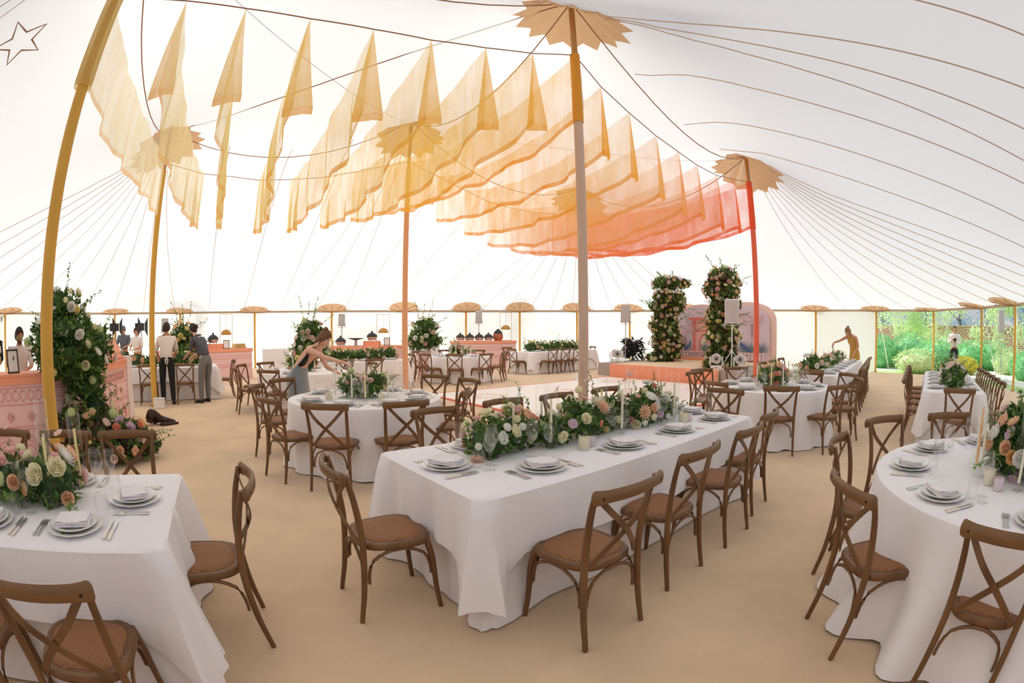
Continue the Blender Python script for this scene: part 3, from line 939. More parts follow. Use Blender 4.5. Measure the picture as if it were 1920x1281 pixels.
rect_table(2.6, 1.10, C11, A39, 'banquet table the two waiters are laying', 'white layered tablecloth on the table of the two waiters', 11)
round_table(0.94, T2, 'round banquet table at the left under white cloth, beside the bending woman', 'white round tablecloth with soft folds on the left round table', 1)
round_table(0.92, T3, 'round banquet table at the right under white cloth, before the stage lights', 'white round tablecloth on the right round table', 2)
round_table(1.14, T4, 'large round banquet table at the front right edge', 'white round tablecloth falling in deep folds at the front right', 4, folds=13, flare=0.26, amp=0.12)
round_table(0.92, T7, 'round banquet table behind the left round table', 'white round tablecloth beside the grey dress of the bending woman', 5)
round_table(0.92, T9, 'far round banquet table before the buffet', 'pale round tablecloth on the far round table', 6)
# ================================================================ TABLEWARE
M_CHINA = mat('white_china', (238, 236, 234), 0.25)
M_NAP = mat('white_napkin_linen', (240, 236, 238), 0.9, noise_amt=0.02, bump=0.15, bump_scale=250)
M_STEEL = mat('polished_steel', (222, 222, 220), 0.32, metal=1.0)
M_IVORY = mat('ivory_handle', (238, 228, 214), 0.35)
M_GLASS = glass('clear_glass')
M_GLASS2 = glass('hurricane_glass', (254, 255, 254), 0.95, 0.015)
M_WAX = {'ivory': mat('ivory_wax', (252, 244, 222), 0.5), 'yellow': mat('yellow_wax', (250, 232, 168), 0.5), 'peach': mat('peach_wax', (246, 190, 130), 0.5), 'white': mat('white_wax', (248, 244, 236), 0.5)}
M_WICK = mat('wick', (60, 50, 40), 0.9)
def seated(o): return o
def plate_mesh(r, name, scal=0):
    def wob(a, i): return 1 + (0.018 * math.cos(scal * a) if scal and i in (4, 5, 6) else 0)
    return MB().lathe([(0.001, 0), (r * 0.55, 0), (r * 0.60, 0.002), (r * 0.72, 0.008), (r * 0.98, 0.016), (r, 0.019), (r * 0.985, 0.021), (r * 0.70, 0.012), (r * 0.58, 0.007), (0.001, 0.006)], 36, wob=wob).build(name, M_CHINA)
CHARGER = Proto(tag(plate_mesh(0.150, 'charger_plate', 12), 'x', 'plate'))
DPLATE = Proto(tag(plate_mesh(0.122, 'dinner_plate'), 'x', 'plate'))
def napkin():
    m = MB()
    w, d = 0.088, 0.072
    def layer(z0, z1, sx, sy, ox, oy, bend):
        b = len(m.v)
        m.grid(7, 2, lambda i, j: (-sx + 2 * sx * i / 6 + ox, -sy + oy, z0 + (z1 - z0) * j))
        n0 = len(m.v)
        for s_ in (0,):
            m.grid(9, 7, lambda i, j: (-sx + 2 * sx * i / 8 + ox, -sy + 2 * sy * j / 6 + oy, z1 + 0.0035 * math.sin(i * 0.9 + bend) * math.sin(j * 0.8 + bend)))
            m.grid(9, 7, lambda i, j: (-sx + 2 * sx * i / 8 + ox, -sy + 2 * sy * j / 6 + oy, z0 + 0.0035 * math.sin(i * 0.9 + bend) * math.sin(j * 0.8 + bend)))
        m.grid(7, 2, lambda i, j: (-sx + 2 * sx * i / 6 + ox, sy + oy, z0 + (z1 - z0) * j))
        m.grid(2, 2, lambda i, j: (-sx + ox, -sy + oy + 2 * sy * i, z0 + (z1 - z0) * j))
        m.grid(2, 2, lambda i, j: (sx + ox, -sy + oy + 2 * sy * i, z0 + (z1 - z0) * j))
    layer(0.004, 0.010, w, d, 0.004, 0.0, 0)
    layer(0.0115, 0.018, w * 0.98, d * 0.97, -0.002, 0.002, 0.5)
    layer(0.0195, 0.027, w * 0.95, d * 0.96, 0.0, -0.001, 1.1)
    return tag(m.build('folded_napkin', M_NAP), 'x', 'napkin')
NAPKIN = Proto(napkin())
def knife():
    o = empty('table_knife', label='x', cat='knife')
    MB().sweep([(0, -0.115, .005), (0, -0.10, .006), (0, -0.04, .006), (0, -0.01, .005)], [(-.008, -.003), (.008, -.003), (.008, .003), (-.008, .003)], ups=(0, 0, 1), scale=[.8, 1.1, 1, .8]).build('handle', M_IVORY, o, bevel=0.002)
    MB().prism([(-.007, -.01, .004), (.008, -.01, .004), (.009, .06, .004), (.004, .105, .004), (-.004, .112, .004), (-.007, .06, .004)], (0, 0, .0015)).build('blade', M_STEEL, o, smooth=False)
    return o
KNIFE = Proto(knife())
def fork():
    o = empty('table_fork', label='x', cat='fork')
    MB().sweep([(0, -0.10, .004), (0, -0.06, .005), (0, 0.0, .006), (0, .035, .004)], [(-.005, -.0015), (.005, -.0015), (.005, .0015), (-.005, .0015)], ups=(0, 0, 1), scale=[1.2, .9, .7, 1]).build('handle', M_STEEL, o)
    m = MB().box(-.011, .035, .003, .011, .055, .0045)
    for k in range(4): m.box(-.011 + k * .0064, .055, .003, -.011 + k * .0064 + .003, .095, .0045)
    m.build('tines', M_STEEL, o, smooth=False)
    return o
FORK = Proto(fork())
def wine_glass(name, h, r):
    hs = h * 0.46
    prof = [(0.001, 0.002), (0.034, 0.0), (0.036, 0.003), (0.012, 0.007), (0.0045, 0.014), (0.004, hs * 0.6), (0.005, hs), (r * 0.45, hs + 0.012), (r * 0.86, hs + 0.036), (r, hs + 0.06), (r * 0.93, h * 0.85), (r * 0.78, h), (r * 0.75, h), (r * 0.90, h * 0.85), (r * 0.965, hs + 0.06), (r * 0.82, hs + 0.038), (r * 0.4, hs + 0.016), (0.001, hs + 0.008)]
    return tag(MB().lathe(prof, 22).build(name, M_GLASS), 'x', 'glass')
WINE = Proto(wine_glass('wine_glass', 0.235, 0.044))
WINE2 = Proto(wine_glass('white_wine_glass', 0.215, 0.038))
TUMBLER = Proto(tag(MB().lathe([(0.001, 0), (0.026, 0), (0.034, 0.02), (0.038, 0.05), (0.033, 0.105), (0.031, 0.105), (0.0355, 0.05), (0.031, 0.022), (0.001, 0.010)], 20).build('stemless_tumbler', M_GLASS), 'x', 'glass'))

ZT = 0.762
def setting(x, y, a, where, G, detail=2, turn=0.0, tum=True):
    """x,y centre of the plate, a: angle (radians) from the sitter towards the table middle"""
    c, s = math.cos(a), math.sin(a)
    def L(px, py): return (x + px * s + py * c, y - px * c + py * s)   # px to the sitter's right, py forward
    rz = a - PI / 2
    CHARGER.put((x, y, ZT), rz, 'scalloped charger plate, ' + where, 'charger plates ' + G)
    DPLATE.put((x, y, ZT + 0.012), rz, 'white dinner plate, ' + where, 'dinner plates ' + G)
    NAPKIN.put((x, y, ZT + 0.026), rz + turn, 'folded napkin, ' + where, 'folded napkins ' + G)
    if detail >= 1:
        p = L(0.13, 0.235); WINE.put((*p, ZT), 0, 'tall empty wine glass, ' + where, 'tall wine glasses ' + G)
    if detail >= 2:
        p = L(0.205, 0.165); WINE2.put((*p, ZT), 0, 'smaller empty wine glass, ' + where, 'smaller wine glasses ' + G)
        if tum:
            p = L(0.12, 0.150); TUMBLER.put((*p, ZT), 0, 'stemless water tumbler, ' + where, 'water tumblers ' + G)
        for k, nm in ((0, 'inner'), (1, 'outer')):
            p = L(0.180 + 0.028 * k, -0.01 - 0.012 * k); KNIFE.put((*p, ZT), rz, 'ivory handled %s knife, ' % nm + where, 'knives ' + G)
            p = L(-0.180 - 0.024 * k, -0.01); FORK.put((*p, ZT), rz, 'silver %s fork, ' % nm + where, 'forks ' + G)

def on_rect(c, ang_, lx, ly):
    return (c[0] + lx * math.cos(ang_) - ly * math.sin(ang_), c[1] + lx * math.sin(ang_) + ly * math.cos(ang_))
NTH = ['first', 'second', 'third', 'fourth', 'fifth', 'sixth', 'seventh', 'eighth']
# centre table: four on the near side, four behind, one at each end
G = 'on the long centre table'
for k, lx in enumerate((-0.94, -0.17, 0.53, 1.20)):
    x, y = on_rect(C1, A39, lx, -0.35)
    setting(x, y, A39 + PI / 2, '%s place on the near side of the centre table' % NTH[k], G, 2, -0.35 if k % 2 == 0 else -0.5)
for k, lx in enumerate((-0.95, -0.25, 0.45, 1.15)):
    x, y = on_rect(C1, A39, lx, 0.36)
    setting(x, y, A39 - PI / 2, '%s place behind the flowers of the centre table' % NTH[k], G, 2, 0.1)
x, y = on_rect(C1, A39, -1.36, 0.02); setting(x, y, A39, 'near short end of the centre table', G, 2, 0.5)
x, y = on_rect(C1, A39, 1.36, 0.02); setting(x, y, A39 + PI, 'far short end of the centre table', G, 2, 0.1)
G = 'on the front left table'
for k, lx in enumerate((0.83, 0.30, -0.30)):
    x, y = on_rect(C0, A0, lx, -0.33)
    setting(x, y, A0 + PI / 2, '%s place on the near side of the front left table' % NTH[k], G, 2, 0.12)
for k, lx in enumerate((0.62, 0.0, -0.55)):
    x, y = on_rect(C0, A0, lx, 0.36)
    setting(x, y, A0 - PI / 2, '%s place behind the flowers of the front left table' % NTH[k], G, 2, 0.1)
x, y = on_rect(C0, A0, 1.08, 0.05); setting(x, y, A0 + PI, 'open end of the front left table', G, 2, 0.25, tum=False)
def ring_settings(c, R, angs, where, G, detail):
    for k, a in enumerate(angs):
        r_ = math.radians(a)
        setting(c[0] + (R - 0.24) * math.cos(r_), c[1] + (R - 0.24) * math.sin(r_), r_ + PI, '%s place clockwise on the %s' % (NTH[k], where), G, detail, rnd.uniform(-.3, .3))
ring_settings(T4, 1.14, (214, 172, 134, 98, 60, 25), 'front right round table', 'on the front right round table', 2)
ring_settings(T2, 0.94, (268, 312, 350, 32, 75, 118, 160, 225), 'left round table', 'on the left round table', 2)
ring_settings(T3, 0.92, (252, 290, 330, 10, 55, 100, 145, 205), 'right round table', 'on the right round table', 2)
ring_settings(T7, 0.92, (270, 225, 180, 135, 90, 45), 'rear left round table', 'on the rear left round table', 1)
ring_settings(T9, 0.92, (270, 225, 315, 180, 0, 90), 'far round table', 'on the far round table', 1)
for k in range(5):
    x, y = on_rect(C5, A5, -1.45 + 0.68 * k, 0.33); setting(x, y, A5 - PI / 2, '%s place, left side of the garden side table' % NTH[k], 'on the garden side table', 1)
    x, y = on_rect(C5, A5, -1.45 + 0.68 * k, -0.33); setting(x, y, A5 + PI / 2, '%s place, right side of the garden side table' % NTH[k], 'on the garden side table', 1)
for k in range(7):
    x, y = on_rect(C6, A6, -2.2 + 0.70 * k, -0.35); setting(x, y, A6 + PI / 2, '%s place, right side of the mustard woman table' % NTH[k], 'on the table with the woman in mustard', 1)
    if k < 5:
        x, y = on_rect(C6, A6, -2.2 + 0.70 * k, 0.35); setting(x, y, A6 - PI / 2, '%s place, left side of the mustard woman table' % NTH[k], 'on the table with the woman in mustard', 1)
for k in range(3):
    x, y = on_rect(C8, A39, -0.8 + 0.8 * k, -0.3); setting(x, y, A39 + PI / 2, '%s place on the flower garland table' % NTH[k], 'on the flower garland table', 1)
    x, y = on_rect(C10, A39, -1.2 + 0.9 * k, -0.33); setting(x, y, A39 + PI / 2, '%s place on the far flower covered table' % NTH[k], 'on the far flower covered table', 1)
    x, y = on_rect(C11, A39, -0.9 + 0.9 * k, -0.33); setting(x, y, A39 + PI / 2, '%s place on the waiters table' % NTH[k], 'on the waiters table', 1)

# hurricane candles: a tall glass cylinder over a taper in a glass holder
def hurricane(wax, h=0.42, r=0.042, taper=0.30, lean=0.0):
    o = empty('hurricane_candle', label='x', cat='candle')
    MB().lathe([(0.001, 0.001), (r - .003, 0.0), (r, 0.004), (r, h - .002), (r - 0.002, h), (r - 0.004, h - .004)], 24).build('glass_cylinder', M_GLASS2, o)
    MB().lathe([(0.001, 0), (0.03, 0.0), (0.03, 0.006), (0.010, 0.014), (0.008, 0.03), (0.015, 0.036), (0.015, 0.055), (0.009, 0.055), (0.001, 0.04)], 16).build('candle_holder', M_GLASS, o)
    t = MB().tube([(0, 0, 0.042), (0.1 * lean * taper, 0, 0.04 + taper * 0.5), (0.2 * lean * taper, 0, 0.04 + taper)], 0.0105, 10, scale=[1.0, 0.9, 0.75]).build('taper_candle', M_WAX[wax], o)
    MB().tube([(0.2 * lean * taper, 0, 0.04 + taper), (0.2 * lean * taper, 0, 0.05 + taper)], 0.001, 5).build('wick', M_WICK, t)
    return o
HUR = {w: Proto(hurricane(w)) for w in ('ivory', 'yellow')}
HURT = Proto(hurricane('ivory', 0.48, 0.045, 0.26))
def hurr(kind, p, label, G, sc=None):
    (HURT if kind == 'tall' else HUR[kind]).put((p[0], p[1], ZT), rnd.uniform(0, 6), 'glass cylinder over a taper, ' + label, G, scale=sc)
def votive(col, name, r=0.038, h=0.07):
    m = mat(name, col, 0.35, trans=0.35)
    o = empty('votive_holder', label='x', cat='candle holder')
    MB().lathe([(0.001, 0), (r * .9, 0), (r, 0.008), (r, h), (r - .003, h), (r - .003, 0.01), (0.001, 0.01)], 20).build('cup', m, o)
    MB().lathe([(0.001, 0.011), (r - .006, 0.011), (r - .006, h * 0.55), (0.001, h * 0.55)], 16).build('wax', M_WAX['white'], o)
    return Proto(o)
VOT = {'yellow': votive((252, 246, 222), 'pale_yellow_glass', 0.040, 0.085), 'pink': votive((250, 238, 242), 'pale_pink_glass', 0.034, 0.066)}
def vot(kind, p, label, G='votive cups on the tables'):
    VOT[kind].put((p[0], p[1], ZT), 0, 'pale %s votive cup, ' % kind + label, G)
# centre table candles
Gc = 'hurricane candles on the centre table'
for k, (lx, ly, kd) in enumerate([(-0.82, 0.06, 'tall'), (-0.56, -0.02, 'ivory'), (-0.50, 0.14, 'tall'), (0.10, 0.10, 'yellow'), (0.16, -0.06, 'ivory'), (0.55, 0.15, 'tall'), (0.98, 0.12, 'tall'), (0.92, -0.06, 'ivory')]):
    hurr(kd, on_rect(C1, A39, lx, ly), '%s along the centre table flowers from the near end' % NTH[k], Gc)
for kd, lx, ly, lab in [('yellow', -0.42, -0.20, 'between the first two near plates of the centre table'), ('pink', -0.32, -0.17, 'between the first two near plates of the centre table'),
                        ('yellow', 0.86, -0.20, 'before the third and fourth plates of the centre table'), ('pink', 0.97, -0.19, 'before the third and fourth plates of the centre table')]:
    vot(kd, on_rect(C1, A39, lx, ly), lab)
Gc = 'hurricane candles on the front left table'
for k, (lx, ly, kd) in enumerate([(0.62, -0.06, 'yellow'), (0.74, 0.16, 'yellow'), (0.50, 0.22, 'tall')]):
    hurr(kd, on_rect(C0, A0, lx, ly), '%s from the open end of the front left table' % NTH[k], Gc)
def ring_hurr(c, r, angs, kinds, label, G):
    for k, a in enumerate(angs):
        hurr(kinds[k % len(kinds)], (c[0] + r * math.cos(math.radians(a)), c[1] + r * math.sin(math.radians(a))), '%s clockwise on the %s' % (NTH[k], label), G)
ring_hurr(T2, 0.36, (215, 265, 290, 340, 20, 130), ('ivory', 'tall', 'yellow'), 'left round table', 'hurricane candles on the left round table')
ring_hurr(T3, 0.38, (200, 235, 262, 290, 325, 350, 20), ('ivory', 'yellow', 'tall'), 'right round table', 'hurricane candles on the right round table')
ring_hurr(T4, 0.42, (200, 214, 150, 120, 95), ('tall', 'ivory', 'tall'), 'front right round table', 'hurricane candles on the front right round table')
ring_hurr(T7, 0.34, (260, 300, 200, 340), ('tall', 'yellow'), 'rear left round table', 'hurricane candles on the rear left round table')
ring_hurr(T9, 0.34, (230, 260, 290, 320), ('ivory',), 'far round table', 'hurricane candles on the far round table')
for k in range(5):
    hurr('ivory', on_rect(C6, A6, -1.9 + 0.75 * k, 0.12), '%s along the mustard woman table' % NTH[k], 'hurricane candles on the table with the woman in mustard')
for k in range(4):
    hurr('ivory', on_rect(C5, A5, -1.2 + 0.75 * k, -0.12), '%s along the garden side table' % NTH[k], 'hurricane candles on the garden side table')
for kd, c, r, a, lab in [('yellow', T2, 0.47, 225, 'left of the flowers on the left round table'), ('yellow', T2, 0.44, 315, 'right of the flowers on the left round table'), ('pink', T4, 0.50, 185, 'before the flowers on the front right round table'),
                    ('yellow', T4, 0.46, 172, 'before the flowers on the front right round table'), ('pink', T3, 0.45, 215, 'left of the flowers on the right round table')]:
    vot(kd, (c[0] + r * math.cos(math.radians(a)), c[1] + r * math.sin(math.radians(a))), lab)
# bare tapers on the front right table
def bare_taper(p, wax, label):
    o = empty('taper_candlestick', (p[0], p[1], ZT), 0, label, 'candle')
    MB().lathe([(0.001, 0), (0.03, 0.0), (0.03, 0.006), (0.010, 0.014), (0.008, 0.05), (0.015, 0.056), (0.015, 0.075), (0.009, 0.075), (0.001, 0.06)], 16).build('candle_holder', M_GLASS, o)
    t = MB().tube([(0, 0, 0.062), (0, 0, .20), (0, 0, .40)], 0.0105, 10, scale=[1, .9, .7]).build('taper_candle', M_WAX[wax], o)
bare_taper((T4[0] - 0.38, T4[1] + 0.24), 'peach', 'bare peach taper candle on the front right round table')
# ================================================================ FLOWERS AND LEAVES
M_LEAF = mat('green_leaves', (118, 152, 72), 0.55, noise_amt=0.5, noise_scale=7, trans=0.35)
M_LEAFD = mat('dark_green_leaves', (66, 98, 48), 0.5, noise_amt=0.5, noise_scale=7, trans=0.25)
M_LEAFR = mat('plum_leaves', (92, 58, 50), 0.5, noise_amt=0.4, noise_scale=7, trans=0.25)
M_STEM = mat('green_stem', (96, 112, 60), 0.7)
BC = {'white': (252, 250, 244), 'cream': (252, 246, 214), 'yellow': (252, 238, 172), 'peach': (253, 214, 180), 'pink': (248, 206, 204), 'blush': (252, 228, 220), 'coral': (248, 172, 150), 'lilac': (238, 208, 232), 'green': (224, 234, 184), 'apricot': (252, 206, 148)}
M_B = {k: mat(k + '_petals', v, 0.7, trans=0.5, noise_amt=0.06, noise_scale=30) for k, v in BC.items()}
M_EYE = mat('flower_eye', (224, 170, 60), 0.8)
def petal(m, r0, L, w, tilt, ang_, curl=0.3, tip=1.0, z0=0.0):
    """petal from radius r0, length L, width w; tilt above horizontal; curl bends it inward"""
    b = len(m.v); ca, sa = math.cos(ang_), math.sin(ang_)
    rows = [(0, 0.35), (0.45, 1.0), (0.8, 0.85), (1.0, 0.3 * tip)]
    for t, ww in rows:
        th = tilt + curl * t
        rr_ = r0 + L * t * math.cos(th); zz = z0 + L * t * math.sin(th)
        for s in (-1, 1):
            x, y = rr_, s * w * ww / 2
            m.v.append((x * ca - y * sa, x * sa + y * ca, zz + abs(s) * 0.08 * w))
    for k in range(3): m.face(b + 2 * k, b + 2 * k + 1, b + 2 * k + 3, b + 2 * k + 2)
def rose_mesh(col):
    m = MB(); m.ball((0, 0, 0.42), 0.26, 8, 6, 1.1)
    for ring, (n, r0, L, w, tilt, curl) in enumerate([(3, 0.06, 0.72, 0.5, 1.45, 0.35), (4, 0.14, 0.76, 0.62, 1.3, 0.3), (5, 0.22, 0.82, 0.72, 1.05, 0.35), (6, 0.26, 0.92, 0.85, 0.7, 0.45), (7, 0.26, 1.0, 0.95, 0.25, 0.5)]):
        for k in range(n): petal(m, r0, L, w, tilt, 2 * PI * k / n + ring * 0.5, curl, 1.6, 0.05)
    return m.build('rose', M_B[col])
def dahlia_mesh(col):
    m = MB(); m.ball((0, 0, 0.25), 0.2, 8, 5, 0.7)
    for ring, (n, L, tilt) in enumerate([(12, 1.1, 0.12), (11, 0.95, 0.45), (9, 0.7, 0.85), (6, .45, 1.2)]):
        for k in range(n): petal(m, 0.08, L, 0.27, tilt, 2 * PI * k / n + ring * 0.3, 0.1, 0.25, 0.05)
    return m.build('dahlia', M_B[col])
def hydrangea_mesh(col):
    m = MB(); r = random.Random(3)
    m.ball((0, 0, 0.55), 0.62, 10, 8, 0.85)
    for k in range(54):
        a = k * 2.39996; zz = 1 - 1.5 * (k + 0.5) / 54; rr_ = math.sqrt(max(0, 1 - zz * zz))
        d = Vector((rr_ * math.cos(a), rr_ * math.sin(a), zz)); c = Vector((0, 0, 0.55)) + d * (0.62 + 0.12 * r.random())
        t1 = d.orthogonal().normalized(); t2 = d.cross(t1); ph = r.random() * 6
        for q in range(4):
            an = ph + q * PI / 2; e = t1 * math.cos(an) + t2 * math.sin(an); f = t1 * math.cos(an + PI / 2) + t2 * math.sin(an + PI / 2)
            m.poly([c, c + e * .13 + f * .08 + d * .02, c + e * .2 + d * .05, c + e * .13 - f * .08 + d * .02])
    return m.build('hydrangea', M_B[col], smooth=False)
def ranunc_mesh(col):
    m = MB()
    m.lathe([(0.001, 0.05), (0.4, 0.1), (0.62, 0.35), (0.6, 0.62), (0.42, 0.86), (0.38, 0.80), (0.30, 0.92), (0.24, 0.84), (0.14, 0.95), (0.001, 0.9)], 12, wob=lambda a, i: 1 + 0.06 * math.cos(5 * a + i))
    return m.build('ranunculus', M_B[col])
def cosmos_mesh(col):
    m = MB()
    for k in range(7): petal(m, 0.1, 0.9, 0.75, 0.35, 2 * PI * k / 7, 0.1, 2.2, 0.0)
    m.cur = 1; m.ball((0, 0, 0.08), 0.2, 6, 5, 0.6)
    m.cur = 0
    m.mi = m.mi
    return m.build('cosmos', [M_B[col], M_EYE])
BL = {}
def blossom(kind, col):
    k = (kind, col)
    if k not in BL:
        o = {'rose': rose_mesh, 'dahlia': dahlia_mesh, 'hydrangea': hydrangea_mesh, 'ranunculus': ranunc_mesh, 'cosmos': cosmos_mesh}[kind](col)
        BL[k] = o.data; bpy.data.objects.remove(o)
    return BL[k]
def leaf(m, p, d, L, w, up=None):
    d = d.normalized(); s = d.cross(up if up is not None else Vector((0, 0, 1)))
    if s.length < 1e-3: s = d.orthogonal()
    s.normalize(); n = s.cross(d)
    b = len(m.v)
    m.v += [tuple(p), tuple(p + d * L * .4 + s * w / 2 - n * w * .12), tuple(p + d * L * .45 + n * w * .1), tuple(p + d * L * .4 - s * w / 2 - n * w * .12), tuple(p + d * L - n * L * .08)]
    m.face(b, b + 1, b + 2); m.face(b, b + 2, b + 3); m.face(b + 1, b + 4, b + 2); m.face(b + 2, b + 4, b + 3)
def rv(r): 
    v = Vector((r.gauss(0, 1), r.gauss(0, 1), r.gauss(0, 1))); return v.normalized()

def arrangement(name, label, cat, loc, rz, blob, n_leaf, flowers, seed, leaf_size=0.05, sprigs=(), vines=(), core=True, group=None, mats=None, stems=(), bloom=1.6, fluff=14):
    """blob: list of (x, y, z, rx, ry, rz) ellipsoids; flowers: list of (kind, colour, count, size)"""
    r = random.Random(seed)
    e = empty(name, loc, rz, label, cat, group)
    def surf(bias_up=0.25):
        w = [b[3] * b[4] + b[4] * b[5] + b[3] * b[5] for b in blob]
        b = r.choices(blob, w)[0]; d = rv(r); d.z = d.z * (1 if d.z > 0 else 0.6) + bias_up * 0.3; d.normalize()
        p = Vector((b[0] + d.x * b[3], b[1] + d.y * b[4], b[2] + d.z * b[5]))
        return p, d
    ms = mats or (M_LEAF, M_LEAFD)
    for mi, mm in enumerate(ms):
        m = MB()
        for k in range(n_leaf // len(ms)):
            p, d = surf(); q = p - d * r.uniform(0.1, 0.9) * leaf_size
            dd = (d * 0.55 + rv(r) * 0.9 + Vector((0, 0, 0.1))).normalized()
            L = leaf_size * r.uniform(0.7, 1.4)
            leaf(m, q, dd, L, L * r.uniform(0.35, 0.6), rv(r))
        if core and mi == len(ms) - 1:
            for b in blob:
                m.ball((b[0], b[1], b[2]), 1.0, 10, 7) ; n0 = len(m.v) - 70
                for i in range(n0, len(m.v)):
                    v = m.v[i]; m.v[i] = (b[0] + (v[0] - b[0]) * b[3] * .72, b[1] + (v[1] - b[1]) * b[4] * .72, max(b[2] + (v[2] - b[2]) * b[5] * .72, 0.003))
        if mi == 0:
            auto = []
            for k in range(fluff):
                p, d = surf(0.4); dd = (d + rv(r) * .5 + Vector((0, 0, .35))).normalized() * leaf_size * r.uniform(2.0, 4.5)
                if p.z + dd.z > 0.01: auto.append((p.x, p.y, p.z, dd.x, dd.y, dd.z, 6))
            for (x, y, z_, dx, dy, dz, n) in list(sprigs) + auto:   # leafy sprig rising from the mass
                p = Vector((x, y, z_)); d = Vector((dx, dy, dz)); L = d.length; d.normalize(); prev = p.copy()
                pts = [p.copy()]
                for k in range(n):
                    t = (k + 1) / n
                    q = p + d * L * t + Vector((math.sin(t * 5 + seed) * .04 * L, math.cos(t * 4) * .03 * L, -0.10 * L * t * t))
                    pts.append(q)
                    for s in (-1, 1):
                        leaf(m, q, (d * 0.5 + rv(r) * 0.9), leaf_size * r.uniform(.6, 1.0) * (1.1 - 0.5 * t), leaf_size * 0.4)
                m.tube(pts, 0.0018 * (1 + L), 4)
            for pts in vines:
                pp_ = bez(pts, 6); m.tube(pp_, 0.0015, 4)
                for q in pp_[1:]:
                    for s in (0, 1): leaf(m, q, rv(r) * 0.7 + Vector((0, 0, .1)), leaf_size * r.uniform(.5, .9), leaf_size * .45)
        m.v = [(a, b_, max(c, 0.002)) for a, b_, c in m.v]
        m.build('foliage', mm, e, smooth=False)
    placed = []
    for kind, col, cnt, size in flowers:
        for k in range(min(100, int(cnt * bloom))):
            for tries in range(14):
                p, d = surf(0.5)
                if p.z < size * 0.5: continue
                if all((p - q).length > (size + s2) * 0.62 for q, s2 in placed): break
            placed.append((p, size))
            o = bpy.data.objects.new(kind, blossom(kind, col)); COL.objects.link(o); o.parent = e
            o.location = p + d * leaf_size * 0.22
            dd = (d + rv(r) * 0.35).normalized(); o.rotation_euler = dd.to_track_quat('Z', 'Y').to_euler()
            sc = size * r.uniform(0.95, 1.3) * (0.68 if kind == 'hydrangea' else 0.85 if kind == 'dahlia' else 1); o.scale = (sc, sc, sc)
            o['label'] = '%s %s' % (col if col != 'green' else 'lime green', kind)
    for (x, y, z0, z1, kind, col, size) in stems:      # single blooms held up on fine stems
        o = bpy.data.objects.new(kind, blossom(kind, col)); COL.objects.link(o); o.parent = e
        o.location = (x, y, z1); o.scale = (size,) * 3; o.rotation_euler = (r.uniform(-.9, .9), r.uniform(-.9, .9), 0)
        MB().tube([(x, y, z0), (x + .006, y, (z0 + z1) / 2), (x, y, z1)], 0.0013, 4).build('stem', M_STEM, e)
    return e

def table_arr(label, c, ang_, blobs, n_leaf, fl, seed, **kw):
    return arrangement('flower_arrangement', label, 'flower arrangement', (c[0], c[1], ZT), ang_, blobs, n_leaf, fl, seed, group=None, **kw)
# long centre table garland
bl = []
rg = random.Random(4)
for k in range(9):
    bl.append((-1.0 + 0.25 * k, 0.08 + 0.05 * math.sin(k * 1.7), 0.10 + 0.02 * math.sin(k * 2.3), 0.17, 0.14, 0.125 + 0.03 * math.sin(k * 1.3 + 1)))
bl += [(-0.20, 0.12, 0.2, 0.10, 0.10, 0.10), (0.2, 0.10, 0.19, 0.11, 0.09, 0.10), (0.78, 0.12, 0.2, 0.10, 0.10, 0.11)]
table_arr('long low garland of roses, dahlias and greenery down the centre table', C1, A39, bl, 2600,
          [('dahlia', 'peach', 3, .062), ('dahlia', 'white', 4, .066), ('dahlia', 'blush', 3, .055), ('hydrangea', 'green', 3, .085), ('rose', 'cream', 12, .042), ('rose', 'white', 9, .045), ('rose', 'pink', 8, .026), ('rose', 'coral', 7, .024),
           ('ranunculus', 'cream', 8, .04), ('ranunculus', 'yellow', 5, .034), ('rose', 'peach', 6, .04), ('cosmos', 'lilac', 5, .035), ('ranunculus', 'white', 6, .036)], 11,
          sprigs=[(-0.1, 0.1, .2, .05, .02, .24, 7), (0.05, .12, .2, -.03, .05, .30, 8), (0.55, 0.1, .2, .02, .05, .18, 6), (-0.95, .1, .12, -.08, .05, .15, 6), (-.6, .15, .15, .0, .05, .2, 6), (.9, .1, .15, .1, .05, .2, 6), (.3, .1, .2, .04, .02, .2, 6)],
          stems=[(0.0, 0.16, .15, .40, 'cosmos', 'blush', .03), (0.42, .12, .15, .38, 'cosmos', 'coral', .03), (0.50, .14, .15, .42, 'cosmos', 'pink', .032), (-0.28, .2, .15, .36, 'cosmos', 'blush', .03), (-.15, .1, .2, .34, 'ranunculus', 'cream', .05)])
bl = [(-1.15 + 0.25 * k, 0.04 + 0.03 * math.sin(k * 1.7), 0.10, 0.18, 0.16, 0.13 + 0.02 * math.sin(k)) for k in range(8)]
table_arr('low mound of cream and peach flowers on the front left table', C0, A0, bl, 2200,
          [('rose', 'cream', 10, .045), ('ranunculus', 'cream', 9, .045), ('dahlia', 'white', 4, .065), ('dahlia', 'pink', 5, .055), ('rose', 'peach', 8, .04), ('rose', 'pink', 7, .03), ('hydrangea', 'green', 3, .075), ('rose', 'apricot', 3, .035), ('cosmos', 'lilac', 4, .04), ('ranunculus', 'yellow', 4, .03), ('rose', 'white', 6, .045)], 12,
          sprigs=[(0.0, .1, .15, .02, .02, .16, 6), (-.5, .1, .15, -.02, .02, .18, 6), (.5, .1, .15, .05, .05, .14, 6)],
          vines=[[(0.62, -.08, .08), (0.76, -.14, .03), (0.86, -.24, .006), (0.84, -.36, .006), (0.78, -.43, .006)], [(0.05, -.1, .08), (.10, -.22, .01), (.02, -.33, .006), (-.08, -.36, .006)]],
          stems=[(.62, .2, .1, .30, 'cosmos', 'blush', .035), (.25, .2, .1, .33, 'cosmos', 'pink', .035)])
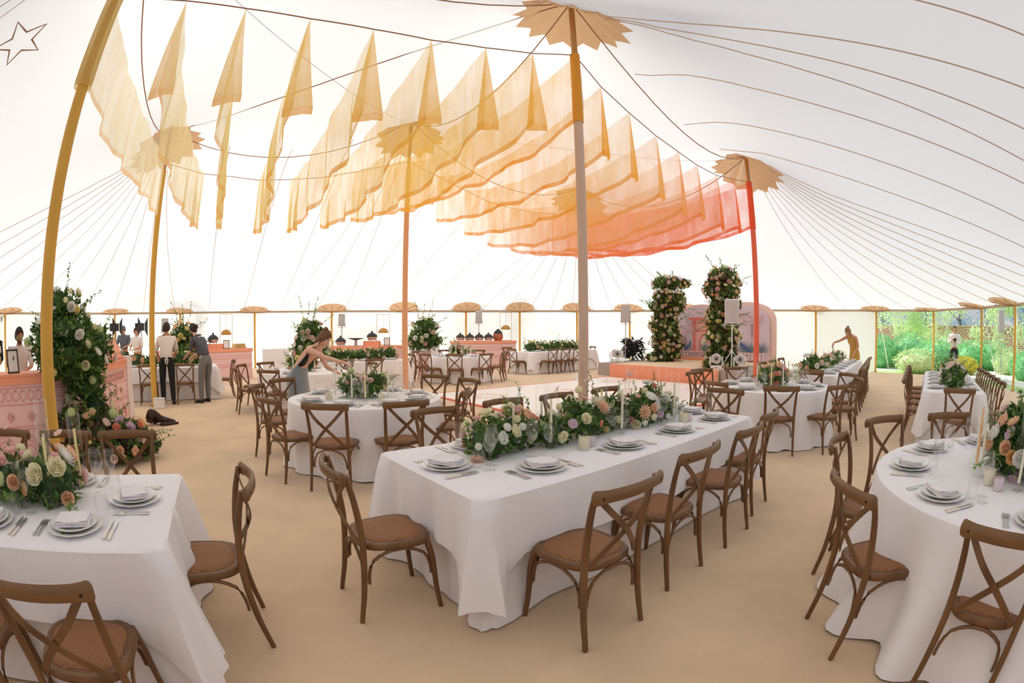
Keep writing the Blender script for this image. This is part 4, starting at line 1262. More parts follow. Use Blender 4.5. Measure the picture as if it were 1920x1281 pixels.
rb = [(0, 0, .12, .24, .24, .15), (.12, -.05, .17, .17, .16, .12), (-.14, .04, .15, .17, .16, .12)]
mix = lambda n: [('hydrangea', 'green', 2, .08), ('rose', 'white', 4 * n, .042), ('rose', 'blush', 4 * n, .040), ('dahlia', 'white', 2, .06), ('ranunculus', 'yellow', 3 * n, .036), ('rose', 'peach', 3 * n, .04), ('rose', 'pink', 3 * n, .028), ('ranunculus', 'cream', 3 * n, .038)]
table_arr('rounded mixed bouquet with lime hydrangea on the left round table', T2, 0.5, rb, 1100, mix(1), 13, sprigs=[(.1, .0, .2, .08, .0, .22, 6), (-.15, .0, .2, -.12, .0, .14, 6), (.2, .1, .15, .2, .05, .08, 6)])
table_arr('peach and yellow bouquet on the right round table', T3, 0.9, rb, 1100, [('dahlia', 'yellow', 2, .06), ('rose', 'peach', 6, .04), ('rose', 'coral', 5, .035), ('rose', 'blush', 5, .04), ('ranunculus', 'apricot', 4, .035), ('hydrangea', 'green', 1, .07)], 14, sprigs=[(.1, .0, .2, .08, .0, .2, 6), (-.15, .0, .2, -.12, .0, .16, 6)])
rb4 = [(0, 0, .15, .34, .34, .20), (.1, .1, .25, .24, .2, .14), (-.16, .02, .17, .2, .2, .15)]
table_arr('large bouquet of peach garden roses on the front right round table', T4, 0.3, rb4, 1800, [('rose', 'apricot', 6, .040), ('rose', 'peach', 6, .040), ('dahlia', 'blush', 5, .065), ('rose', 'white', 5, .045), ('ranunculus', 'cream', 5, .04), ('cosmos', 'lilac', 4, .045), ('rose', 'cream', 4, .05)], 15,
          sprigs=[(-.2, .1, .2, -.15, .02, .12, 7), (0, .1, .3, .0, .05, .2, 7), (-.3, -.05, .1, -.14, -.05, -.02, 6)], leaf_size=0.065)
table_arr('orange toned bouquet on the rear left round table', T7, 0.1, rb, 700, [('rose', 'apricot', 6, .045), ('rose', 'coral', 6, .042), ('rose', 'yellow', 4, .045), ('hydrangea', 'green', 1, .08)], 16, leaf_size=0.085, sprigs=[(.0, .0, .2, .05, .0, .2, 6)])
table_arr('small peach bouquet on the far round table', T9, 0.1, rb, 500, [('rose', 'peach', 7, .045), ('rose', 'cream', 6, .045), ('hydrangea', 'green', 1, .09)], 17, leaf_size=0.085)
table_arr('low green and blush garland before the buffet behind the bending woman', C8, A39, [(-.9 + .3 * k, 0, .13, .2, .18, .16) for k in range(7)], 900, [('rose', 'blush', 12, .045), ('rose', 'cream', 8, .045), ('rose', 'yellow', 5, .04), ('hydrangea', 'green', 2, .1)], 18, leaf_size=0.085)
table_arr('low garland of cream and yellow flowers on the far table', C10, A39, [(-1.3 + .32 * k, 0, .15, .22, .2, .2) for k in range(9)], 1000, [('rose', 'cream', 14, .055), ('rose', 'yellow', 10, .05), ('rose', 'peach', 8, .05), ('rose', 'white', 6, .055)], 19, leaf_size=0.085)
table_arr('peach bouquet on the table of the waiters', C11, A39, [(-.8 + .4 * k, 0, .13, .24, .2, .16) for k in range(5)], 800, [('rose', 'peach', 9, .055), ('rose', 'coral', 6, .05), ('rose', 'cream', 6, .055), ('rose', 'yellow', 5, .05)], 20, leaf_size=0.085)
table_arr('bouquets of blush flowers along the table with the woman in mustard', C6, A6, [(-2.1, .06, .15, .24, .22, .17), (-1.5, 0, .12, .3, .16, .12), (-.5, 0, .12, .35, .15, .12), (.5, 0, .12, .35, .15, .12), (1.4, 0, .12, .3, .15, .12)], 1100, [('rose', 'peach', 10, .045), ('rose', 'blush', 8, .045), ('rose', 'white', 8, .045), ('cosmos', 'pink', 4, .04)], 21, leaf_size=0.085, sprigs=[(-2.1, 0, .2, 0, 0, .2, 6), (.3, 0, .15, 0, 0, .25, 6)])
table_arr('white and blush bouquets along the garden side table', C5, A5, [(-1.3, 0, .14, .22, .2, .17), (-.8, 0, .13, .25, .2, .16), (-.1, 0, .12, .3, .15, .14), (.8, 0, .14, .3, .15, .16)], 1100, [('rose', 'white', 10, .05), ('rose', 'blush', 10, .045), ('rose', 'cream', 6, .045), ('rose', 'peach', 5, .04)], 22, leaf_size=0.085, sprigs=[(-.8, 0, .2, 0, 0, .18, 6), (-.1, 0, .2, 0, 0, .25, 6)])
# ================================================================ DANCE FLOOR AND STAGE
M_DF = mat('white_dance_floor', (252, 247, 242), 0.4, noise_amt=0.015)
M_CORAL = mat('coral_paint', (248, 166, 132), 0.6)
M_CORALD = mat('deep_coral_paint', (232, 118, 84), 0.6)
M_PINK = mat('pink_paint', (246, 206, 204), 0.6)
M_PINKD = mat('rose_relief', (240, 172, 170), 0.6)
M_GREY = mat('grey_platform', (176, 168, 166), 0.7)
M_BLACK = mat('black_metal', (28, 26, 26), 0.4)
M_WHITE = mat('white_plastic', (238, 236, 234), 0.4)
M_LGREY = mat('light_grey_plastic', (196, 192, 192), 0.4)
M_SILVER = mat('silver', (200, 200, 200), 0.25, metal=1.0)
M_BRASS = mat('brass', (176, 128, 70), 0.3, metal=1.0)
M_GOLD = mat('gold_frame', (210, 176, 120), 0.4, metal=0.7)
def uwbox(m, u0, w0, z0, u1, w1, z1):
    b = len(m.v)
    for zz in (z0, z1):
        for (u_, w_) in ((u0, w0), (u1, w0), (u1, w1), (u0, w1)):
            x, y = uw(u_, w_); m.v.append((x, y, zz))
    for q in ((3, 2, 1, 0), (4, 5, 6, 7), (0, 1, 5, 4), (1, 2, 6, 5), (2, 3, 7, 6), (3, 0, 4, 7)):
        m.face(*[b + i for i in q])
    return m
df = empty('dance_floor', (0, 0, 0), 0, 'glossy white dance floor with faint coral pattern in the middle of the tent', 'dance floor')
uwbox(MB(), 5.75, 5.0, 0.0, 12.35, 10.35, 0.022).build('panel', M_DF, df, smooth=False)
m = MB()
for a in ((5.72, 5.0, 5.80, 10.35), (12.30, 5.0, 12.36, 10.35), (5.72, 4.95, 12.36, 5.03), (5.72, 10.32, 12.36, 10.38)):
    uwbox(m, a[0], a[1], 0.0, a[2], a[3], 0.026)
m.build('coral_edge', M_CORALD, df, smooth=False)
m = MB()
for cx, cy_, R in ((9.1, 7.7, 1.5), (6.7, 6.2, .55), (6.7, 9.2, .55), (11.4, 6.2, .55), (11.4, 9.2, .55)):
    x, y = uw(cx, cy_)
    for k in range(16):
        a = 2 * PI * k / 16
        p = [(x + R * (0.45 + d_) * math.cos(a + e_), y + R * (0.45 + d_) * math.sin(a + e_), 0.0245) for d_, e_ in ((0, 0), (0.3, .10), (.52, 0), (.3, -.10))]
        m.poly(p)
    m.lathe([(R * 0.36, 0.0232), (R * 0.36, 0.0246), (R * 0.42, 0.0246), (R * 0.42, 0.0232)], 40, c=(x, y, 0))
m.build('floral_inlay', mat('faint_coral_inlay', (248, 214, 196), 0.3), df, smooth=False)

st = empty('stage', (0, 0, 0), 0, 'low stage with sand coloured top and coral front', 'stage')
ZS = 0.42
uwbox(MB(), 12.66, 6.5, 0.0, 18.2, 10.46, ZS).build('stage_deck', mat('sand_stage_top', (240, 214, 180), 0.9, noise_amt=.05), st, smooth=False)
uwbox(MB(), 12.62, 6.48, 0.0, 12.66, 10.48, ZS + 0.004).build('stage_fascia', M_CORAL, st, smooth=False)
for n_, w0, w1, lab in (('a', 10.5, 11.15, 'low grey speaker platform at the left of the stage'), ('b', 5.75, 6.45, 'low grey platform at the right of the stage')):
    o = uwbox(MB(), 12.8, w0, 0, 15.0, w1, ZS).build('speaker_platform', M_GREY, smooth=False); tag(o, lab, 'platform')

# arched backdrop with a painted palace scene
bd = empty('painted_backdrop', (0, 0, 0), 0, 'arched pink painted backdrop with a palace doorway, trees and birds on the stage', 'backdrop')
def bpt(w_, z_, du=0.0):
    x, y = uw(16.5 + du, w_); return (x, y, z_)
def arch_outline(w0, w1, z0, zs, zp, n=18):
    """upright arch from w0 to w1, springing at zs, peak zp with a soft shoulder"""
    out = [(w0, z0)]
    for k in range(n + 1):
        t = k / n; a = PI * (1 - t)
        out.append(((w0 + w1) / 2 + (w1 - w0) / 2 * math.cos(a) * 1.0, zs + (zp - zs) * math.sin(a) ** 0.75))
    out.append((w1, z0)); return out
def bprism(name, pts, du, dep, m_, e=bd):
    x0, y0 = uw(dep, 0)
    return MB().prism([bpt(a, b, du) for a, b in pts], (x0, y0, 0)).build(name, m_, e, smooth=False)
bprism('outer_arch', arch_outline(6.1, 8.6, ZS, 1.8, 2.55), 0.12, .05, mat('blush_arch', (252, 216, 202), 0.7))
bprism('outer_arch', arch_outline(7.9, 10.5, ZS, 1.7, 2.50), 0.10, .05, mat('blush_arch', (252, 216, 202), 0.7))
bprism('mural_panel', arch_outline(6.35, 8.6, ZS + .05, 1.7, 2.42), 0.02, .04, mat('lilac_panel', (232, 210, 224), 0.7, noise_amt=.05, noise_scale=3))
bprism('mural_panel', arch_outline(7.9, 10.3, ZS + .05, 1.7, 2.40), 0.0, .04, mat('lilac_panel', (232, 210, 224), 0.7))
bprism('crowning_dome', [(8.0, 2.1), (8.1, 2.55), (8.25, 2.75), (8.32, 2.95), (8.4, 2.75), (8.55, 2.55), (8.65, 2.1)], 0.06, .04, mat('blush_arch', (252, 216, 202), 0.7))
PAL = mat('palace_pink', (250, 190, 188), 0.7); PALD = mat('palace_coral_lines', (240, 130, 116), 0.7)
bprism('palace_wall', [(8.35, ZS + .3), (8.35, 1.95), (9.55, 1.95), (9.55, ZS + .3)], -0.03, .03, PAL)
for z0, z1, w0, w1 in ((1.92, 2.0, 8.2, 9.7), (1.80, 1.84, 8.3, 9.6), (1.5, 1.54, 8.45, 9.45)):
    bprism('cornice', [(w0, z0), (w0, z1), (w1, z1), (w1, z0)], -0.05, .03, PALD)
for w0 in (8.42, 9.42): bprism('column', [(w0, ZS + .3), (w0, 1.9), (w0 + .07, 1.9), (w0 + .07, ZS + .3)], -0.05, .03, PALD)
bprism('arched_doorway', [(8.68, ZS + .35), (8.68, 1.15), (8.75, 1.3), (8.95, 1.45), (9.15, 1.3), (9.22, 1.15), (9.22, ZS + .35)], -0.05, .03, PALD)
bprism('doorway_view', [(8.75, ZS + .35), (8.75, 1.12), (8.82, 1.25), (8.95, 1.36), (9.08, 1.25), (9.15, 1.12), (9.15, ZS + .35)], -0.08, .03, mat('doorway_pale', (236, 230, 226), .7))
for w0 in (8.95, 9.9, 7.3, 7.0, 6.6):
    m = MB(); rr_ = random.Random(int(w0 * 10))
    for k in range(9):
        a = PI * (0.1 + 0.8 * k / 8); L = .34 + .1 * rr_.random()
        z0 = ZS + .32
        m.poly([bpt(w0, z0, -.09), bpt(w0 + L * .5 * math.cos(a) + .03, z0 + L * .5 * math.sin(a), -.09), bpt(w0 + L * math.cos(a), z0 + L * math.sin(a), -.09), bpt(w0 + L * .5 * math.cos(a) - .03, z0 + L * .5 * math.sin(a), -.09)])
    m.build('painted_fronds', mat('frond_teal', (112, 132, 136), .8), bd, smooth=False, solid=0.004)
def painted_tree(w0, z0, s):
    m = MB(); m.prism([bpt(w0 - .02, z0, -.06), bpt(w0 - .05 * s, z0 + .5 * s, -.06), bpt(w0 + .05 * s, z0 + .5 * s, -.06), bpt(w0 + .02, z0, -.06)], (.01, .01, 0))
    m.build('painted_trunk', mat('trunk_mauve', (188, 146, 140), .8), bd, smooth=False)
    m = MB(); rr_ = random.Random(5)
    for k in range(26):
        a, b = w0 + rr_.uniform(-.42, .42) * s, z0 + (.55 + rr_.uniform(0, .3)) * s
        m.poly([bpt(a - .06, b, -.07), bpt(a, b + .03, -.07), bpt(a + .06, b, -.07), bpt(a, b - .03, -.07)])
    m.build('painted_canopy', mat('canopy_rose', (222, 170, 170), .8), bd, smooth=False, solid=.004)
painted_tree(9.9, ZS + .3, 1.2); painted_tree(7.0, 1.25, 1.0)
def painted_bird(w0, z0, s, sg):
    pts = [(0, .0), (.12, .05), (.22, .16), (.24, .34), (.20, .40), (.27, .42), (.24, .47), (.19, .46), (.15, .36), (.12, .22), (-.02, .16), (-.5, -.18), (-.45, -.26), (-.1, -.04)]
    bprism('painted_bird', [(w0 + sg * a * s, z0 + b * s) for a, b in pts], -0.10, .02, mat('bird_blue', (84, 104, 156), .6))
painted_bird(7.45, ZS + .55, .9, 1); painted_bird(9.75, ZS + .40, .7, -1)
m = MB()
for k in range(26):
    w0 = 6.5 + k * .145
    if 8.3 < w0 < 9.55: continue
    m.prism([bpt(w0, ZS + .06, -.12), bpt(w0, ZS + .30, -.12), bpt(w0 + .05, ZS + .30, -.12), bpt(w0 + .05, ZS + .06, -.12)], (.01, .01, 0))
m.prism([bpt(6.45, ZS + .30, -.12), bpt(6.45, ZS + .33, -.12), bpt(10.2, ZS + .33, -.12), bpt(10.2, ZS + .30, -.12)], (.01, .01, 0))
m.build('painted_balustrade', mat('balustrade_blush', (248, 214, 206), .7), bd, smooth=False)
bprism('coral_step', [(8.0, ZS), (8.0, ZS + .12), (10.3, ZS + .12), (10.3, ZS)], -.35, .2, M_CORAL)

# moving head stage lights
def moving_head():
    o = empty('moving_head_light', label='x', cat='stage light')
    MB().box(-.17, -.13, 0, .17, .13, .10).build('base', M_WHITE, o, bevel=.02)
    for s in (-1, 1):
        MB().prism([(s * .165, -.06, .10), (s * .165, .06, .10), (s * .165, .05, .36), (s * .165, -.05, .36)], (s * .04, 0, 0)).build('yoke_arm', M_WHITE, o, bevel=.01)
    h = MB().lathe([(0.001, -.14), (.10, -.13), (.145, -.04), (.15, .06), (.14, .10), (.13, .11), (.12, .10)], 20).xf(Matrix.Rotation(PI / 2, 4, 'X')).xf(Matrix.Translation((0, 0, .30))).build('lamp_head', M_WHITE, o)
    MB().lathe([(0.12, .085), (.11, .10), (.06, .105), (0.055, .09)], 20).xf(Matrix.Rotation(PI / 2, 4, 'X')).xf(Matrix.Translation((0, 0, .30))).build('lens_ring', M_LGREY, h)
    MB().lathe([(0.001, .11), (.04, .105), (0.055, .09)], 16).xf(Matrix.Rotation(PI / 2, 4, 'X')).xf(Matrix.Translation((0, 0, .30))).build('lens', mat('lens_dark', (90, 84, 84), 0.1), h)
    MB().box(-.05, -.134, .03, .05, -.131, .07).build('display', M_LGREY, o, smooth=False)
    return Proto(o)
MH = moving_head()
def face_cam(x, y): return math.atan2(-x, y) if False else math.atan2(y, x) - PI / 2
for (u_, w_, lab) in ((13.55, 11.0, 'at the left of the stage, left one of two'), (13.2, 10.62, 'at the left of the stage, right one of two'), (13.1, 6.75, 'left of the white loudspeaker stand'), (13.2, 6.0, 'right of the white loudspeaker stand')):
    x, y = uw(u_, w_); MH.put((x, y, ZS), face_cam(x, y), 'white moving head stage light ' + lab, 'moving head lights beside the stage')
def speaker(x, y, z0, hb, label, body=M_LGREY, w=.36, h=.62, zfloor=0.0, wheel=False):
    o = empty('loudspeaker_on_stand', (x, y, zfloor), face_cam(x, y), label, 'loudspeaker')
    zb = z0 - zfloor
    MB().prism([(-w/2, -.16, zb), (w/2, -.16, zb), (w/2 - .07, .18, zb), (-w/2 + .07, .18, zb)], (0, 0, h)).build('cabinet', body, o, bevel=.02)
    MB().box(-w/2 + .02, -.172, zb + .03, w/2 - .02, -.161, zb + h - .03).build('grille', M_LGREY if body is M_WHITE else body, o, smooth=False)
    MB().tube([(0, 0, .35), (0, 0, zb + .05)], .017, 8).build('pole', body, o)
    MB().tube([(-w/2 + .02, 0, zb + .12), (-w/2 - .03, 0, zb - .02), (0, 0, zb - .06), (w/2 + .03, 0, zb - .02), (w/2 - .02, 0, zb + .12)], .012, 6).build('bracket', body, o)
    for k in range(3):
        a = k * 2 * PI / 3 + .5
        MB().tube([(0, 0, .55), (.38 * math.cos(a), .38 * math.sin(a), .01)], .012, 6).build('leg', body, o)
    return o
x, y = uw(14.2, 11.05); speaker(x, y, 1.80, 0, 'grey loudspeaker on a tall stand left of the stage', zfloor=ZS)
x, y = uw(13.35, 6.35); speaker(x, y, 1.74, 0, 'large white loudspeaker on a white stand in front of the right floral column', body=M_WHITE, w=.44, h=.70, zfloor=ZS)
# dark feathery plume at the left of the stage
m = MB(); rr_ = random.Random(9)
for k in range(260):
    a = rr_.uniform(-2.2, 2.2); t = rr_.random(); p = Vector((.28 * math.sin(a) * t - .05, .16 * rr_.uniform(-1, 1), .16 + .62 * rr_.random()))
    leaf(m, p, Vector((math.sin(a) * .8 - .4, rr_.uniform(-.5, .5), .3 - rr_.random() * 1.3)), .34, .06, rv(rr_))
m.ball((-.05, 0, .42), .13, 10, 8, 2.0)
x, y = uw(14.6, 10.9)
o = m.build('black_feather_plume', mat('black_feathers', (26, 30, 28), .5), None, smooth=False, loc=(x, y, 0.02)); o.location = (x, y, ZS); tag(o, 'black feathery plume standing left of the left floral column', 'plume')

# floral columns
def col_blobs(h, r=.54, wob=.08, seed=1):
    q = random.Random(seed)
    return [(wob * math.sin(k * 1.3 + seed), wob * math.cos(k * 1.7), .22 + k * .34, r * q.uniform(.8, 1.1), r * q.uniform(.8, 1.0), .30) for k in range(int(h / .34))]
colmix = [('rose', 'blush', 40, .06), ('rose', 'cream', 38, .06), ('rose', 'peach', 34, .058), ('rose', 'yellow', 22, .055), ('rose', 'pink', 20, .06), ('dahlia', 'apricot', 12, .06), ('hydrangea', 'green', 6, .11), ('rose', 'white', 20, .06), ('ranunculus', 'peach', 20, .05)]
x, y = uw(15.1, 9.85)
arrangement('floral_column', 'tall column of pink, cream and yellow roses at the left of the stage', 'flower arrangement', (x, y, ZS), .3, col_blobs(2.5, seed=1) + [(.0, 0, 2.75, .5, .4, .28), (.62, 0, 2.8, .42, .3, .24), (.55, .1, 2.2, .32, .25, .34), (-.45, 0, 1.9, .25, .2, .2), (-.2, 0, .15, .6, .4, .15)], 6800, colmix, 31, leaf_size=.13,
            fluff=60, mats=(M_LEAF, M_LEAFD, M_LEAF, M_LEAFR), sprigs=[(.5, 0, 2.8, .5, 0, .25, 10), (.2, 0, 2.9, .3, 0, .4, 9), (-.4, 0, 1.9, -.4, 0, .2, 8), (.6, 0, 2.0, .4, 0, -.5, 10), (-.2, 0, 3, -.2, 0, .2, 7)])
x, y = uw(14.05, 7.0)
arrangement('floral_column', 'tall column of peach and cream flowers behind the white loudspeaker', 'flower arrangement', (x, y, ZS), .5, col_blobs(2.5, seed=2) + [(.0, 0, 2.75, .5, .4, .3), (.5, 0, 2.6, .35, .25, .25), (-.4, .1, 2.4, .3, .25, .3), (.3, 0, 1.6, .3, .2, .2), (-.4, 0, .1, .5, .3, .12)], 6800, colmix, 32, leaf_size=.12,
            fluff=60, mats=(M_LEAF, M_LEAFD, M_LEAF, M_LEAFR), sprigs=[(.4, 0, 2.8, .5, 0, .2, 10), (-.3, 0, 2.9, -.5, 0, .5, 10), (0, 0, 3, -.1, 0, .35, 8), (.6, 0, 1.7, .4, 0, -.05, 8), (-.5, 0, 1.9, -.25, 0, .1, 6)])

# tall arrangements before the buffet
def tall_arr(x, y, zb, label, seed, s=1.0, mix_=None):
    e = empty('flower_plinth', (x, y, 0), 0, 'plinth under the ' + label, 'plinth')
    MB().lathe([(0.001, 0), (.26, 0), (.26, .03), (.22, .06), (.22, zb - .05), (.26, zb - .02), (.26, zb), (.001, zb)], 24).build('drum', M_PINK, e)
    arrangement('flower_arrangement', label, 'flower arrangement', (x, y, zb), seed * .3, [(0, 0, .32 * s, .42 * s, .38 * s, .34 * s), (0.05, 0, .70 * s, .34 * s, .3 * s, .26 * s), (-.3 * s, 0, .25 * s, .22 * s, .2 * s, .2 * s), (.32 * s, 0, .3 * s, .22 * s, .2 * s, .2 * s)], 1700,
                mix_ or [('rose', 'white', 9, .07), ('rose', 'blush', 9, .065), ('hydrangea', 'green', 3, .11), ('rose', 'cream', 8, .065), ('rose', 'pink', 6, .07)], seed, leaf_size=.10, fluff=26,
                sprigs=[(-.1, 0, .9 * s, -.25, 0, .75, 12), (.15, 0, .9 * s, .15, 0, .7, 12), (.3, 0, .7 * s, .5, 0, .45, 10), (0, 0, 1.0 * s, .02, 0, .5, 9), (-.3, 0, .6 * s, -.3, 0, .25, 7)])
tall_arr(-5.25, 12.0, 0.85, 'tall white and pink arrangement with wispy stems behind the bending woman', 41)
tall_arr(-2.85, 15.85, 0.85, 'tall pale pink arrangement left of the far round table', 42, 1.1)
tall_arr(-8.75, 10.9, 0.8, 'tall peach and yellow arrangement behind the rear mustard pole', 43, 1.0, [('rose', 'apricot', 12, .065), ('rose', 'peach', 10, .065), ('hydrangea', 'green', 2, .11), ('rose', 'yellow', 10, .06), ('rose', 'pink', 4, .06)])
# ================================================================ BAR
BARP = bez([(-7.6, 2.2, 0), (-6.75, 2.6, 0), (-6.15, 3.2, 0), (-5.80, 3.85, 0), (-5.85, 4.5, 0), (-6.12, 5.15, 0), (-6.5, 5.9, 0), (-7.0, 6.8, 0)], 6)
def offset(path, d):
    out = []
    for i, p in enumerate(path):
        t = (path[min(i + 1, len(path) - 1)] - path[max(i - 1, 0)]).normalized()
        out.append(p + Vector((t.y, -t.x, 0)) * d)
    return out
bar = empty('curved_bar', (0, 0, 0), 0, 'curved pink and coral bar with carved arch pattern at the left edge', 'bar')
def band(name, d0, d1, z0, z1, m_, parent=bar, path=BARP):
    a, b = offset(path, d0), offset(path, d1)
    m = MB()
    prof = lambda i: [(*a[i][:2], z0), (*b[i][:2], z0), (*b[i][:2], z1), (*a[i][:2], z1)]
    m.grid(len(path), 5, lambda i, j: prof(i)[j % 4])
    m.poly(prof(0)); m.poly(prof(len(path) - 1))
    return m.build(name, m_, parent, smooth=True)
band('bar_front', -0.05, 0.0, 0.0, 1.0, M_PINK)
band('counter_top', -0.55, 0.03, 1.07, 1.10, M_CORAL)
band('fascia', -0.05, 0.02, 0.97, 1.07, M_CORAL)
band('back_panel', -0.55, -0.50, 0.0, 1.07, M_PINK)
# raised arch pattern on the front
m = MB(); off = offset(BARP, 0.004); off2 = offset(BARP, 0.014)
L_ = [0]
for i in range(1, len(BARP)): L_.append(L_[-1] + (BARP[i] - BARP[i - 1]).length)
def on_bar(s, z_, d=0.008):
    s = max(0, min(L_[-1] - 1e-4, s)); i = max(k for k in range(len(L_)) if L_[k] <= s); i = min(i, len(L_) - 2)
    t = (s - L_[i]) / (L_[i + 1] - L_[i]); p = BARP[i].lerp(BARP[i + 1], t); q = (BARP[i + 1] - BARP[i]).normalized()
    return Vector((p.x + q.y * d, p.y - q.x * d, z_))
k = 0; s = 0.1
while s < L_[-1] - .15:
    m.tube([on_bar(s, .80), on_bar(s + .005, .88), on_bar(s + .045, .90), on_bar(s + .085, .88), on_bar(s + .09, .80), on_bar(s + .045, .77), on_bar(s, .80)], .007, 4); s += .12
for zz in (.93, .73, .46, .42): m.tube([on_bar(x_, zz) for x_ in np.linspace(0.02, L_[-1] - .02, 60)], .007, 4)
s = .25
while s < L_[-1] - .3:
    for a in (-.9, -.45, 0, .45, .9):
        c_ = on_bar(s, .52); m.tube([on_bar(s, .52), on_bar(s + .05 * math.sin(a), .52 + .06 * math.cos(a)), on_bar(s + .07 * math.sin(a), .52 + .12 * math.cos(a))], .009, 4)
    s += .34
s = .2
while s < L_[-1] - .3:
    for R in (.18, .14, .10): m.tube([on_bar(s + R * math.cos(a), .08 + 1.5 * R * math.sin(a)) for a in np.linspace(0, PI, 11)], .006, 4)
    s += .40
m.build('carved_pattern', M_PINKD, bar)
# end post and raised flap lids on the right end
e0 = BARP[-1]; td = (BARP[-1] - BARP[-2]).normalized(); nd = Vector((td.y, -td.x, 0))
M_PALE = mat('pale_blush', (240, 226, 226), .6)
m = MB().prism([e0 + nd * .03, e0 - nd * .55, e0 - nd * .55 + td * .35, e0 + nd * .03 + td * .35], (0, 0, 1.14)); m.build('end_post', M_PALE, bar, smooth=False)
def lid(p0, p1, h0, h1, dd, name='raised_lid'):
    a, b = on_bar(*p0, 0), on_bar(*p1, 0)
    m = MB(); n_ = Vector((nd.x, nd.y, 0))
    m.prism([a - n_ * .05, b - n_ * .05, b - n_ * dd + Vector((0, 0, h1)), a - n_ * dd + Vector((0, 0, h0))], (0, 0, .03)); m.build(name, M_CORAL, bar, smooth=False)
LL = L_[-1]
lid((LL - 1.1, 1.14), (LL - .1, 1.14), .02, .30, .5)
lid((LL - .5, 1.12), (LL + .0, 1.12), .25, .33, .25)
# things on the bar
def frame(x, y, z_, rz, w, h, label, tilt=.2, cat='picture frame', fm=None):
    o = empty('menu_frame', (x, y, z_), rz, label, cat)
    R_ = Matrix.Rotation(-tilt, 4, 'X')
    m = MB().box(-w/2, -.008, 0, w/2, .008, .02); m.box(-w/2, -.008, h - .02, w/2, .008, h); m.box(-w/2, -.008, 0, -w/2 + .02, .008, h); m.box(w/2 - .02, -.008, 0, w/2, .008, h)
    m.xf(R_).build('frame', fm or mat('dark_wood_frame', (74, 44, 36), .5), o, smooth=False)
    MB().box(-w/2 + .015, -.003, .015, w/2 - .015, .003, h - .015).xf(R_).build('white_card', mat('white_card', (246, 244, 240), .7), o, smooth=False)
    MB().prism([(0, .0, h * .7), (.01, .0, h * .7), (.01, .12, .0), (0, .12, .0)], (.01, 0, 0)).build('easel_back', fm or mat('dark_wood_frame', (74, 44, 36), .5), o, smooth=False)
    return o
p = on_bar(2.05, 1.10, -.15); frame(p.x, p.y, 1.101, face_cam(p.x, p.y) + .35, .20, .30, 'dark framed white menu card standing on the curved bar')
# stacked glassware on the right of the bar
for k in range(7):
    p = on_bar(LL + .1, 1.14, -.12 - .09 * (k % 3)) + td * (.08 * (k // 3) - .02)
    TUMBLER.put((p.x, p.y, 1.141), 0, 'upturned clear glass clustered on the pale end of the bar', 'glasses on the end of the bar', scale=1.25)
for k, (ss, dd) in enumerate(((1.2, -.2), (1.35, -.28), (1.5, -.2), (1.62, -.3))):
    p = on_bar(ss, 1.10, dd); WINE.put((p.x, p.y, 1.101), 0, 'stemmed glass on the left part of the curved bar', 'stemmed glasses on the curved bar')
def bottle(col, name, h=.30):
    return Proto(tag(MB().lathe([(.001, 0), (.036, 0), (.037, .01), (.037, h * .6), (.014, h * .78), (.013, h), (.001, h)], 14).build('bottle', mat(name, col, .15)), 'x', 'bottle'))
BOTG, BOTB = bottle((60, 84, 60), 'green_bottle_glass'), bottle((60, 90, 160), 'blue_bottle_glass', .22)
for k in range(5):
    p = on_bar(LL - 1.9 + .16 * k, 1.1, -.33 - .05 * (k % 2)); (BOTG if k % 3 else BOTB).put((p.x, p.y, 1.101), 0, '%s bottle on the bar left of the raised coral lid' % ('dark green' if k % 3 else 'blue'), 'bottles on the bar')
# cascade of flowers over the bar and on the floor
p = on_bar(2.95, 0, .16)
arrangement('flower_cascade', 'large cascade of white roses and greenery falling over the bar beside the mustard pole', 'flower arrangement', (p.x + .05, p.y + .05, 0), 0.6,
            [(-.1, -.15, 1.30, .46, .42, .28), (-.12, -.15, 1.62, .44, .38, .26), (.05, -.05, 1.15, .42, .34, .26), (.15, .05, .88, .28, .24, .25), (.24, .12, .6, .22, .2, .25), (.3, .2, .3, .28, .25, .25), (.1, .1, .1, .35, .3, .14), (-.15, -.1, 1.92, .28, .26, .2), (.28, .3, 1.35, .26, .26, .34), (-.35, -.3, 1.45, .26, .26, .34)],
            4200, [('rose', 'cream', 14, .06), ('rose', 'white', 14, .065), ('hydrangea', 'green', 6, .10), ('ranunculus', 'cream', 10, .06), ('rose', 'blush', 5, .055), ('rose', 'yellow', 6, .05)], 51, leaf_size=.085, fluff=40, mats=(M_LEAF, M_LEAFD, M_LEAFD),
            sprigs=[(-.1, -.15, 2.0, .05, 0, .5, 10), (.1, 0, 1.9, .3, .1, .25, 9), (-.3, -.2, 1.7, -.35, 0, .2, 8), (.1, .1, 1.4, .45, .2, .15, 9), (.25, .2, 1.0, .35, .3, -.3, 9), (.3, .2, .8, .3, .5, -.35, 9)])
arrangement('floor_flower_mound', 'mound of orange, coral and green blooms on the floor behind the front left table', 'flower arrangement', (-5.05, 4.22, 0), 0.75,
            [(0, 0, .30, .38, .35, .28), (.42, 0, .26, .34, .3, .24), (-.35, .05, .38, .3, .3, .3), (.68, .0, .16, .2, .2, .15), (.1, -.2, .15, .5, .25, .14)],
            2600, [('hydrangea', 'green', 4, .12), ('rose', 'apricot', 8, .05), ('rose', 'coral', 9, .045), ('rose', 'peach', 6, .055), ('dahlia', 'lilac', 4, .075), ('ranunculus', 'yellow', 5, .045), ('rose', 'blush', 5, .05)], 52, leaf_size=.085, fluff=25, mats=(M_LEAF, M_LEAFD, M_LEAFD, M_LEAFR),
            sprigs=[(.3, 0, .5, .2, 0, .25, 8), (-.3, 0, .6, .0, 0, .3, 8), (.7, 0, .25, .3, 0, .1, 7)])
